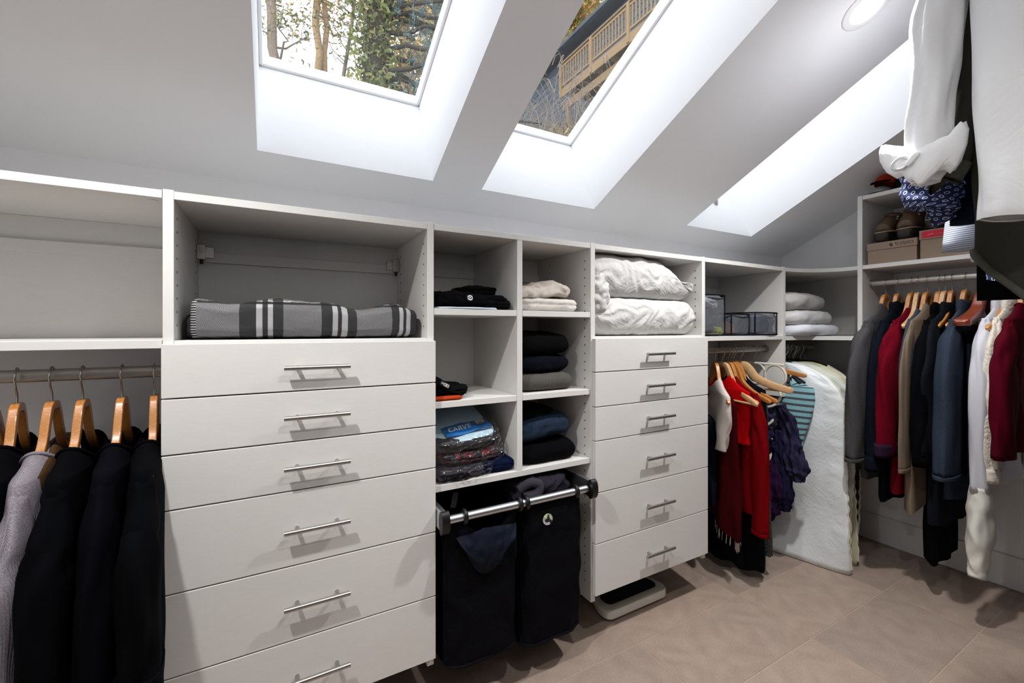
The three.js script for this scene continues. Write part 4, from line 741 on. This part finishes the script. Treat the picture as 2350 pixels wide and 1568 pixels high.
function boot(t, x, z, col, h, opts = {}) {
  const leather = new THREE.MeshPhysicalMaterial({ color: col, roughness: .55, clearcoat: .15 }), dark = new THREE.MeshPhysicalMaterial({ color: opts.dark ?? 0x1c130d, roughness: .5 });
  const b = (name, g, m) => part(t, name, g.translate(x, 0, z), m);
  b('rubber_toe', sweep([{ p: V(-.055, .026, 0), a: .02, b: .016 }, { p: V(-.045, .028, 0), a: .03, b: .027 }, { p: V(0, .03, 0), a: .042, b: .03 }, { p: V(.08, .029, 0), a: .04, b: .029 }, { p: V(.15, .029, 0), a: .033, b: .029 }], { side: V(0, 0, 1), n: 24, e: .75 }), dark);
  b('vamp', sweep([{ p: V(-.04, .055, 0), a: .028, b: .014 }, { p: V(-.025, .066, 0), a: .036, b: .034 }, { p: V(.02, .085, 0), a: .038, b: .05 }, { p: V(.09, .09, 0), a: .036, b: .055 }, { p: V(.145, .08, 0), a: .028, b: .045 }], { side: V(0, 0, 1), n: 24 }), leather);
  b('shaft', sweep([{ p: V(.075, .06, 0), a: .06, b: .036 }, { p: V(.085, .1, 0), a: .055, b: .037 }, { p: V(.09, h, 0), a: .058, b: .04 }], { side: V(1, 0, 0), n: 24, fold: .04, folds: 2 }), leather);
  b('welt', tube([V(-.058, .05, 0), V(-.03, .053, .034), V(.05, .055, .04), V(.14, .055, .03), V(.14, .055, -.03), V(.05, .055, -.04), V(-.03, .053, -.034)], .0028, 60, 6, true), new THREE.MeshStandardMaterial({ color: 0xa08c70, roughness: .8 }));
  const lc = [], eye = []; for (let i = 0; i < 4; i++) { const y = .096 + i * (h - .1) / 4, xx = .012 + i * .008; lc.push(tube([V(xx + .012, y, -.026), V(xx - .008, y + .006, 0), V(xx + .012, y, .026)], .0024, 14, 6)); for (const s of [-1, 1]) eye.push(cyl(V(xx + .012, y, s * .026), V(xx + .006, y, s * .03), .004, .004, 8)); }
  b('laces', mergeGeometries(lc.map(plain)), dark); b('eyelets', mergeGeometries(eye.map(plain)), steel);
}
{
  const bt = (label, x, y, z, turn, col, h, o) => { const t = thing('boot', label, 'boot', [x, y, z], turn); boot(t, 0, 0, col, h, o); };
  bt('tan leather boot, left one on the topo shoe box', 2.67, 1.6195, .297, -.05, 0x4a3420, .15, {});
  bt('tan leather boot, right one on the topo shoe box', 2.665, 1.6195, .384, .06, 0x4a3420, .155, {});
  bt('dark red-brown boot behind the red shoe box label', 2.69, 1.6455, .485, 0, 0x2e1710, .14, { dark: 0x24120c });
  bt('red-brown boot hidden beside the striped cuff', 2.69, 1.6455, .572, 0, 0x3a2010, .14, { dark: 0x24120c });
}
function cap(label, x, y, z, turn, col, h = .062, wz = .042, brim = true) {
  const t = thing('baseball_cap', label, 'hat', [x, y, z], turn), m = cloth(col, { rough: .8 });
  const g = new THREE.SphereGeometry(1, 28, 14, 0, Math.PI * 2, 0, Math.PI / 2); g.scale(.08, h, wz); part(t, 'crown', g, m);
  if (brim) { const s = new THREE.Shape(); s.absellipse(0, 0, .03, wz * .96, -Math.PI / 2, Math.PI / 2); const b = new THREE.ExtrudeGeometry(s, { depth: .003, bevelEnabled: true, bevelSize: .001, bevelThickness: .001, bevelSegments: 2 }); b.rotateX(-Math.PI / 2); b.scale(-1, 1, 1); const ix = b.index; part(t, 'brim', b.scale(1, 1, 1).translate(-.066, .002, 0), new THREE.MeshStandardMaterial({ color: col, roughness: .85, side: 2 })); }
  part(t, 'button', new THREE.SphereGeometry(.006, 10, 8).translate(0, h, 0), m);
}
cap('grey cap lying under the orange-red cap on the shoe unit', 2.705, 1.867, .272, 0, 0xa6a8aa, .05);
cap('orange-red cap on top of the grey cap', 2.7, 1.917, .288, 0, 0xa8361f, .055);
cap('black cap beside the orange-red cap', 2.7, 1.867, .365, 0, 0x0a0a0c, .085, .048);
put('white_box', 'flat white packet lying on the shoe shelf beside the red-labelled box', 'packet', [RX + .02, 1.5145, .66], soft(.09, .05, .06, { seed: 141, amp: .002, e: 6, ey: 5, r: .01 }), new THREE.MeshStandardMaterial({ color: 0xd4d9e8, roughness: .7 }));

// ---------- shirts on the rod along the near wall ----------
const NR = 2.3, NEAR = Math.PI / 2;
{
  const t = rodThing('oval rod along the near wall carrying the white and olive shirts', 1.3, XR, NR, 1.105, 'x');
  for (const x of [1.32, 2.1]) part(t, 'bracket', [board(x - .01, x + .01, -.02, .0, 0, ZF - 1.105, .002), board(x - .01, x + .01, -.1, .02, ZF - 1.105 - .006, ZF - 1.105, .002)], steel);
}
function nearShirt(name, label, cat, x, zEdge, o) {
  const hw = o.hw ?? .225, zc = zEdge + hw; let m = o.mat;
  const t = garment(name, label, cat, [x, NR, zc], NEAR, { top: -.08, neck: .07, slope: .12, th: .03, collar: 'shirt', fold: .01, ...o, hw });
  hanger('wooden hanger carrying ' + label.split(' ').slice(0, 5).join(' '), [x, NR, zc], NEAR, { L: hw - .02, drop: .12 });
  return t;
}
const whiteLinen = cloth(0xf2f3f4, { t: 'wrinkle', bump: 0.001 });
{
  const t = nearShirt('white_shirt', 'white shirt with rolled sleeves hanging nearest at the upper right', 'shirt', 1.5, .886, { mat: whiteLinen, len: .785, hem: .21, th: .04, thHem: .045, seed: 151, N: 90, rows: 30, fold: .014, hemArc: .02, sleeve: { only: -1, len: .5, out: .06, a: .05, b: .05 } });
  const zc = .886 + .225, P = [[.279, -.16, .012, .02], [.272, -.2, .04, .04], [.285, -.3, .05, .05], [.29, -.42, .046, .05], [.3, -.52, .043, .05], [.305, -.6, .043, .048], [.309, -.69, .042, .044], [.31, -.725, .025, .03]];
  const s = part(t, 'sleeve', sweep(P.map(([x, y, a, b]) => ({ p: V(x, y, 0), a, b })), { n: 52, rows: 70, fold: .12, folds: 4, seed: 3.4, freq: 3 }), whiteLinen);
  const prof = [[.9, .03], [1.0, .036], [1.07, .012], [1.06, -.02], [.94, -.05], [.74, -.062], [.66, -.05], [.8, -.02], [.86, .01], [.9, .03]], rows = [];
  for (const [k, dy] of prof) {
    const row = [];
    for (let j = 0; j < 88; j++) {
      const a = 2 * Math.PI * j / 88, w = 1 + .09 * Math.sin(2 * a + 1) + .05 * noise(Math.cos(a) * 2, Math.sin(a) * 2, dy * 18);
      let x = Math.cos(a) * .069 * k * w, z = Math.sin(a) * .058 * k * w, y = dy * (1 + .3 * noise(Math.cos(a) * 1.5, Math.sin(a) * 1.5, 7)) * (1 - .4 * smooth(0, .07, x)) + .01;
      x += .02 * smooth(.035, .07, x); y += .42 * z - .42 * Math.min(0, x + .01) + .42 * Math.max(0, x) + .004 * noise(x * 40, z * 40, dy * 40);
      row.push(V(.31 + x, -.668 + y, z));
    }
    rows.push(row);
  }
  part(s, 'rolled_cuff', skin(rows, true, false), whiteLinen);
  const lp = new THREE.TorusGeometry(.0165, .0042, 10, 40); lp.scale(1.1, .85, .9); lp.rotateZ(-.6); lp.rotateY(.35); lp.translate(.342, -.672, -.055); part(s, 'button_tab', lp, whiteLinen);
  part(s, 'tab_end', soft(.014, .036, .01, { seed: 4, amp: .001, ny: 6, nx: 6, nz: 4 }).rotateZ(.7).translate(.328, -.684, -.06), whiteLinen);
}
const olive = cloth(0x35342e, { t: 'weave' }), oliveTrim = cloth(0x65665a, { marl: 1, t: 'wrinkle', bump: 0.0016 });
{
  const t = nearShirt('olive_shirt', 'dark olive overshirt with pale worn hem behind the white shirt', 'shirt', 1.6, .858, { mat: olive, len: 1.03, hem: .215, rows: 40, hemArc: .2, th: .035, seed: 153, hemBand: { h: .018, mat: oliveTrim } });
  const s = part(t, 'sleeve', sweep([[.2, -.16, .02, .02], [.215, -.22, .045, .035], [.235, -.4, .045, .035], [.25, -.55, .043, .035], [.255, -.64, .038, .034], [.26, -.685, .034, .032]].map(([x, y, a, b]) => ({ p: V(x, y, 0), a, b })), { n: 32, rows: 50, fold: .08, seed: 8 }), olive);
  part(s, 'cuff', sweep([{ p: V(.25, -.655, -.005), a: .04, b: .036 }, { p: V(.278, -.7, -.005), a: .042, b: .036 }, { p: V(.275, -.696, -.005), a: .036, b: .03 }], { n: 32, rows: 10, fold: .05, caps: false }), oliveTrim);
}
{
  const pat = canvasTex(256, 256, (g) => { g.fillStyle = '#15204f'; g.fillRect(0, 0, 256, 256); g.strokeStyle = '#c6d0e6'; g.lineWidth = 7; for (let i = -1; i < 5; i++) for (let j = 0; j < 4; j++) { g.beginPath(); g.ellipse(i * 64 + (j % 2) * 32 + 16, j * 64 + 32, 12, 19, .35, 0, 7); g.stroke(); } });
  pat.wrapS = pat.wrapT = THREE.RepeatWrapping; pat.repeat.set(1 / .085, 1 / .085);
  const m = new THREE.MeshStandardMaterial({ map: pat, roughness: .85, side: 2 });
  const t = nearShirt('patterned_shirt', 'navy shirt with white ring print behind the olive overshirt', 'shirt', 1.7, .88, { mat: m, len: .95, th: .03, hemArc: .06, seed: 155 });
  const s = part(t, 'sleeve', sweep([[.2, -.16, .02, .02], [.24, -.22, .05, .035], [.3, -.4, .055, .035], [.33, -.55, .055, .035], [.345, -.63, .058, .036]].map(([x, y, a, b]) => ({ p: V(x, y, 0), a, b })), { n: 32, rows: 50, fold: .08, seed: 9 }), m);
  const cg = sweep([{ p: V(.345, -.62, 0), a: .062, b: .05 }, { p: V(.352, -.66, 0), a: .07, b: .052 }, { p: V(.355, -.72, 0), a: .066, b: .05 }, { p: V(.35, -.755, 0), a: .052, b: .044 }, { p: V(.35, -.75, 0), a: .035, b: .03 }], { n: 40, rows: 24, fold: .12, folds: 3, caps: true, seed: 2 });
  { const p = cg.attributes.position; for (let i = 0; i < p.count; i++) { const x = p.getX(i) - .35; p.setY(i, p.getY(i) + .35 * x + (x < 0 ? .2 * x : 0)); } cg.computeVertexNormals(); }
  part(s, 'rolled_cuff', cg, m);
}
const denim = cloth(0x1a2436, { marl: 1 });
nearShirt('denim_shirt', 'dark denim shirt sleeve hanging between ring-print and striped shirts', 'shirt', 1.75, .875, { mat: denim, len: .85, th: .02, seed: 157, sleeve: { only: 1, len: .6, out: .05, a: .05, b: .028, end: .85, cuff: .06 } });
nearShirt('black_trousers', 'black trousers hanging straight below the olive overshirt', 'trousers', 1.82, .818, { mat: ink, hw: .22, hem: .22, len: .945, th: .022, collar: 'none', fold: .003, hemWave: 0, seed: 159 });
{
  const st = noiseTex(64, (u, v) => { const k = (v * 16) % 1 < .5; return k ? [214, 222, 240] : [120, 128, 146]; }, true, 1); st.repeat.set(1 / .1, 1 / .1);
  const m = new THREE.MeshStandardMaterial({ map: st, roughness: .85, side: 2 });
  nearShirt('striped_shirt', 'white and blue finely striped shirt cuff in front of the shoe box', 'shirt', 1.87, .9, { mat: m, len: .8, th: .02, seed: 161, sleeve: { only: 1, len: .66, out: .095, a: .06, b: .034, end: 1.05, endB: 1.1, cuff: .12, flare: 1.12, fold: .04 } });
  nearShirt('white_shirt', 'plain white shirt cuff below the striped cuff', 'shirt', 1.95, .9, { mat: cloth(0xdfe3ee), len: .7, th: .02, seed: 163, sleeve: { only: 1, len: .69, out: .08, a: .045, b: .03, end: .95, cuff: .06 } });
}

// ---------- outside: wooded hillside, neighbouring house with a deck ----------
const groundY = (x, z) => -1.6 + 11.5 * (1 - Math.exp(-Math.max(0, .8 * x - .6 * (z + .5) - 3) / 6)) + .35 * noise(x * .15, z * .15, 3);
{
  const g = new THREE.PlaneGeometry(110, 80, 90, 70); g.rotateX(-Math.PI / 2); g.translate(15, 0, -42.5); const p = g.attributes.position;
  for (let i = 0; i < p.count; i++) p.setY(i, groundY(p.getX(i), p.getZ(i)));
  g.computeVertexNormals();
  const map = noiseTex(256, (u, v) => { const k = tn(u, v, 3, 2), n = (R1() - .5) * 50; return [84 + 30 * k + n, 78 + 24 * k + n, 62 + 14 * k + n]; }, true, 1 / 8);
  const uv = g.attributes.uv; for (let i = 0; i < uv.count; i++) uv.setXY(i, p.getX(i), p.getZ(i));
  struct('hillside', g, new THREE.MeshStandardMaterial({ map, roughness: 1 }));
}
const bark = (a, b) => { const m = noiseTex(128, (u, v) => { const k = .5 + .5 * tn(u * 3 % 1, v, 3, a % 7) + .3 * (R1() - .5), A = new THREE.Color(a), B = new THREE.Color(b), c = A.lerp(B, clamp(k, 0, 1)).getHex(THREE.SRGBColorSpace); return [(c >> 16) & 255, (c >> 8) & 255, c & 255]; }, true, 1); m.repeat.set(1.2, .5); return new THREE.MeshStandardMaterial({ map: m, roughness: 1 }); };
const leafGeo = (() => { const g = []; for (let k = 0; k < 3; k++) { const q = new THREE.PlaneGeometry(1, .5, 1, 1); const p = q.attributes.position; p.setZ(0, .12); p.setZ(3, -.12); q.translate(.5, 0, 0); q.rotateZ(k * 2.1); q.rotateX(k * .9); g.push(q); } return mergeGeometries(g); })();
const needleGeo = (() => { const g = []; for (let k = 0; k < 7; k++) { const q = new THREE.PlaneGeometry(1, .1); q.translate(.5, 0, 0); q.rotateY((k % 2 ? 1 : -1) * (.5 + .05 * k)); q.rotateX(k * .9); q.translate(k * .12 - .4, 0, 0); g.push(q); } return mergeGeometries(g); })();
const leafMat = new THREE.MeshPhysicalMaterial({ color: 0xffffff, roughness: .8, transmission: .3, thickness: 0, side: 2 });
function foliage(t, name, geo, spots, colors, seed) {
  const r = rng(seed), m = new THREE.InstancedMesh(geo, leafMat, spots.length), M = new THREE.Matrix4(), q = new THREE.Quaternion(), c = new THREE.Color();
  spots.forEach(([x, y, z, s], i) => {
    q.setFromEuler(new THREE.Euler(r() * 6.3, r() * 6.3, r() * 6.3)); M.compose(V(x, y, z), q, V(s, s, s)); m.setMatrixAt(i, M);
    const a = colors[Math.floor(r() * colors.length)]; c.set(a).multiplyScalar(.75 + .5 * r()); m.setColorAt(i, c);
  });
  m.name = name; m.userData.kind = 'stuff'; shade(m); t.add(m); return m;
}
function limb(a, b, r0, r1, bend, r, n = 6, seg = 8) {
  const pts = []; for (let i = 0; i <= seg; i++) { const q = i / seg; pts.push({ p: a.clone().lerp(b, q).add(V((r() - .5) * bend * Math.sin(q * 3), (r() - .5) * bend * .5 * Math.sin(q * 3), (r() - .5) * bend * Math.sin(q * 3))), a: lerp(r0, r1, q), b: lerp(r0, r1, q) }); }
  const d = b.clone().sub(a).normalize(); return sweep(pts, { side: Math.abs(d.x) < .8 ? V(1, 0, 0) : V(0, 0, 1), n, rows: seg, fold: .08 });
}
// a bare or thinly leaved broadleaf tree: base point, top point
function tree(label, base, topP, rad, mat, o = {}) {
  const r = rng(o.seed ?? 1), t = thing(o.name ?? 'tree', label, 'tree'), b = V(base[0], groundY(base[0], base[1]) - .3, base[1]), e = V(...topP);
  part(t, 'trunk', limb(b, e, rad, rad * .45, rad * 1.2, r, 10, 14), mat);
  const br = [], tips = [];
  for (let i = 0; i < (o.branches ?? 16); i++) {
    const q = (o.from ?? .3) + (1 - (o.from ?? .3)) * r(), p = b.clone().lerp(e, q), an = r() * 6.3, L = (o.reach ?? 2.4) * (1.1 - q * .5) * (.5 + r() * .7), up = o.up ?? .7;
    const q1 = p.clone().add(V(Math.cos(an) * L, L * up * (.6 + .7 * r()), Math.sin(an) * L)); br.push(limb(p, q1, rad * .22, rad * .05, .35, r, 5, 6));
    for (let k = 0; k < (o.twigs ?? 5); k++) { const s = p.clone().lerp(q1, .35 + .65 * r()), tw = s.clone().add(V((r() - .5) * 1.3, (r() - .25) * .9, (r() - .5) * 1.3)); br.push(limb(s, tw, rad * .06, rad * .02, .15, r, 4, 3)); tips.push(tw, s.clone().lerp(tw, .5)); }
  }
  const bm = part(t, 'branches', br, mat); bm.userData.kind = 'stuff';
  if (o.leaves) { const sp = []; for (let i = 0; i < o.leaves; i++) { const q = tips[Math.floor(r() * tips.length)], s = o.spread ?? .45; sp.push([q.x + (r() + r() - 1) * s, q.y + (r() + r() - 1) * s, q.z + (r() + r() - 1) * s, (o.size ?? .09) * (.6 + .8 * r())]); } foliage(t, 'foliage', leafGeo, sp, o.colors, (o.seed ?? 1) + 7); }
  return t;
}
const paleBark = bark(0xb59a78, 0x8a7357), greyBark = bark(0x8d8072, 0x655b50), darkBark = bark(0x4a4338, 0x2c2a24);
const YEL = [0xc2a257, 0xb08c46, 0xd0b878, 0x9a8a4c], GRN = [0x7a8548, 0x8c9250, 0x68743f, 0x9c9654], OLV = [0x7d7a4a, 0x6a6c44, 0x93854e], BLU = [0x5b7478, 0x6b8284, 0x4c6262, 0x7d8f86];
tree('leaning grey-brown trunk at the left edge of the first skylight', [.55, -9.3], [-.75, 14, -9.6], .13, greyBark, { seed: 3, branches: 14, leaves: 700, colors: OLV, from: .35, reach: 1.3, size: .06, spread: .3 });
tree('pale golden stem of the first skylight, thicker of the close pair', [1.05, -11.5], [1.08, 15, -11.8], .13, paleBark, { seed: 5, branches: 16, leaves: 900, colors: YEL, from: .4, reach: 1.5, size: .06, spread: .35 });
tree('pale golden slimmer stem beside the thicker golden stem', [1.22, -11.6], [1.28, 15, -11.9], .1, paleBark, { seed: 7, branches: 14, leaves: 800, colors: YEL, from: .4, reach: 1.3, size: .06, spread: .35 });
tree('thin leaning grey sapling between the golden stems and ivy-clad trunk', [.95, -9.8], [2.05, 12, -10], .06, greyBark, { seed: 9, branches: 12, leaves: 500, colors: OLV, from: .3, reach: 1.1, size: .05, spread: .3 });
tree('sunlit yellow tree standing behind the ivy-clad trunk', [5.0, -17], [5.1, 20, -17.5], .28, paleBark, { seed: 11, branches: 34, leaves: 4200, colors: YEL, from: .25, reach: 2.4, size: .1, spread: .6 });
tree('hazy olive tree far behind at the right of the first skylight', [7.6, -22], [7.4, 24, -22.5], .2, greyBark, { seed: 13, branches: 26, leaves: 3500, colors: [0xb39a62, 0xa08f60, 0x8c8455], from: .3, reach: 2.6, size: .11, spread: .6 });
{ // ivy-clad conifer
  const r = rng(77), t = thing('ivy_clad_tree', 'large dark trunk clad in ivy in the first skylight', 'tree'), b = V(1.98, groundY(1.98, -8.6) - .3, -8.6), e = V(2.06, 14, -8.8);
  part(t, 'trunk', limb(b, e, .28, .2, .1, r, 14, 14), darkBark);
  const sp = []; for (let i = 0; i < 5200; i++) { const q = r(), a = r() * 6.3, R0 = .24 + Math.pow(r(), 3) * .62 * (.6 + .6 * Math.abs(noise(q * 9, a, 1))); const p = b.clone().lerp(e, q); sp.push([p.x + Math.cos(a) * R0, p.y, p.z + Math.sin(a) * R0, .05 + .07 * r()]); }
  foliage(t, 'ivy', leafGeo, sp, [...GRN, 0x5a6240, 0x737b54, 0x8a8058], 5);
  const br = [], nd = [];
  for (let i = 0; i < 46; i++) {
    const q = .2 + .78 * r(), p = b.clone().lerp(e, q), an = -.9 + r() * 1.9, L = 1.6 + r() * 2.2, q1 = p.clone().add(V(Math.cos(an) * L, .1 - L * .22 + .4 * r(), Math.sin(an) * L));
    br.push(limb(p, q1, .055, .016, .25, r, 6, 7));
    for (let k = 0; k < 55; k++) { const u = .25 + .75 * r(), m = p.clone().lerp(q1, u); nd.push([m.x + (r() - .5) * .5, m.y - r() * r() * .75, m.z + (r() - .5) * .5, .09 + .07 * r()]); }
  }
  const bm = part(t, 'boughs', br, darkBark); bm.userData.kind = 'stuff';
  foliage(t, 'needles', needleGeo, nd, BLU, 9);
}
tree('yellow-green bushy tree beyond the house roof in the second skylight', [15.5, -25], [15.7, 34, -25.5], .25, greyBark, { seed: 15, branches: 40, leaves: 12000, colors: [...GRN, 0xa58a3c, 0x8f7a34], from: .2, reach: 3, size: .14, spread: .8 });
tree('tall green tree behind the house deck', [20, -14.5], [20, 28, -15], .3, darkBark, { seed: 17, branches: 34, leaves: 9000, colors: [0x3d5146, 0x4a5f50, 0x5a6a50], from: .3, reach: 3.2, size: .16, spread: .8 });
tree('rusty leaved tree beyond the house eave', [19.5, -24], [19.6, 36, -25], .25, greyBark, { seed: 19, branches: 34, leaves: 9000, colors: [0xb07a34, 0x9a8a3e, 0x7f8038, 0xc2a257], from: .3, reach: 3.6, size: .18, spread: .9 });
{ // neighbouring house on the hill with a timber deck
  const t = thing('neighbour_house', 'dark blue-grey house with weathered timber deck on the hill outside', 'house');
  const sid = new THREE.MeshStandardMaterial({ color: 0x4c5c6a, roughness: .8 }), trim = new THREE.MeshStandardMaterial({ color: 0x414d58, roughness: .8 }), timber = new THREE.MeshStandardMaterial({ color: 0xa98e68, roughness: .9, map: noiseTex(64, (u, v) => 225 + 40 * (R1() - .5) + 14 * tn(u, v, 2, 1)) });
  const x0 = 11.45, z0 = -19, z1 = -3.5, yb = 4, yt = 13.45;
  part(t, 'wall', board(x0, x0 + 6, yb, yt, z0, z1, .01), sid);
  for (let y = 9.2; y < yt - .1; y += .3) part(t, 'siding_board', (() => { const g = board(x0 - .03, x0, y, y + .275, z0, z1, .006); g.translate(0, 0, 0); return g; })(), sid);
  const roof = (() => { const s = new THREE.Shape([[x0 - .55, yt - .1], [x0 + 3, yt + 1.7], [x0 + 6.5, yt - .1], [x0 + 6.5, yt + .1], [x0 + 3, yt + 1.95], [x0 - .55, yt + .12]].map((p) => new THREE.Vector2(...p))); const g = new THREE.ExtrudeGeometry(s, { depth: z1 - z0 + .8, bevelEnabled: false }); g.translate(0, 0, z0 - .4); return g; })();
  const rf = part(t, 'roof', roof, trim);
  part(rf, 'gutter', board(x0 - .66, x0 - .55, yt - .08, yt + .06, z0 - .4, z1 + .4, .02), trim);
  const dz0 = -12.75, dz1 = -7.05, dx = 10.0, fl = 10.72, dk = part(t, 'deck', board(dx, x0, fl - .06, fl, dz0, dz1, .005), timber);
  const P = (n, g) => part(dk, n, g, timber);
  P('rim_joist', board(dx - .05, dx, fl - .34, fl - .02, dz0, dz1, .006)); P('lower_beam', board(dx + .12, dx + .22, fl - .78, fl - .48, dz0, dz1, .006));
  P('top_rail', board(dx - .07, dx + .06, fl + .98, fl + 1.03, dz0, dz1 + .05, .006)); P('bottom_rail', board(dx - .03, dx + .03, fl + .1, fl + .17, dz0, dz1, .006)); P('upper_rail', board(dx - .03, dx + .03, fl + .86, fl + .94, dz0, dz1, .006));
  for (let i = 0; i < 4; i++) { const z = lerp(dz0 + .06, dz1 - .06, i / 3); P('rail_post', board(dx - .08, dx + .02, fl - .3, fl + (i === 3 ? 1.25 : .98), z - .055, z + .055, .006)); }
  for (let i = 0; i < 3; i++) { const za = lerp(dz0 + .06, dz1 - .06, i / 3), zb = lerp(dz0 + .06, dz1 - .06, (i + 1) / 3); for (let k = 1; k < 12; k++) { const z = lerp(za, zb, k / 12); P('baluster', board(dx - .022, dx + .022, fl + .12, fl + .92, z - .022, z + .022, .004)); } }
  for (const z of [dz0 + .3, dz1 - .3]) P('support_post', board(dx + .1, dx + .25, groundY(dx, z) - .3, fl - .48, z - .08, z + .08, .006));
  for (let z = dz0 + .4; z < dz1; z += .8) P('joist', board(dx + .1, x0, fl - .3, fl - .07, z - .03, z + .03, .004));
}
{ // brambles and dry grass on the slope
  const r = rng(31), t = thing('brambles', 'tangle of bare brambles and dry grass on the slope below the deck', 'bramble'), g = [];
  for (let i = 0; i < 420; i++) {
    const x = 3.5 + r() * 6.5, z = -6 - r() * 8, y = groundY(x, z), L = .5 + r() * 1.5, a = r() * 6.3;
    const p = [0, .35, .7, 1].map((q) => V(x + Math.cos(a) * L * q * .8 + (r() - .5) * .2, y + L * 1.1 * Math.sin(q * 2.4) * .9, z + Math.sin(a) * L * q * .8 + (r() - .5) * .2));
    g.push(tube(p, .004 + .005 * r(), 7, 4));
  }
  const m = part(t, 'canes', g, new THREE.MeshStandardMaterial({ color: 0x857a70, roughness: 1 })); m.userData.kind = 'stuff';
  const sp = []; for (let i = 0; i < 9000; i++) { const x = 2.5 + r() * 8.5, z = -5 - r() * 10; sp.push([x, groundY(x, z) + .05 + r() * .3, z, .1 + .16 * r()]); }
  foliage(t, 'dry_grass', needleGeo, sp, [0x9a8e6a, 0x857a5c, 0x6d6a50, 0xb0a480, 0x8a7468], 33);
}
renderer.render(scene, camera);
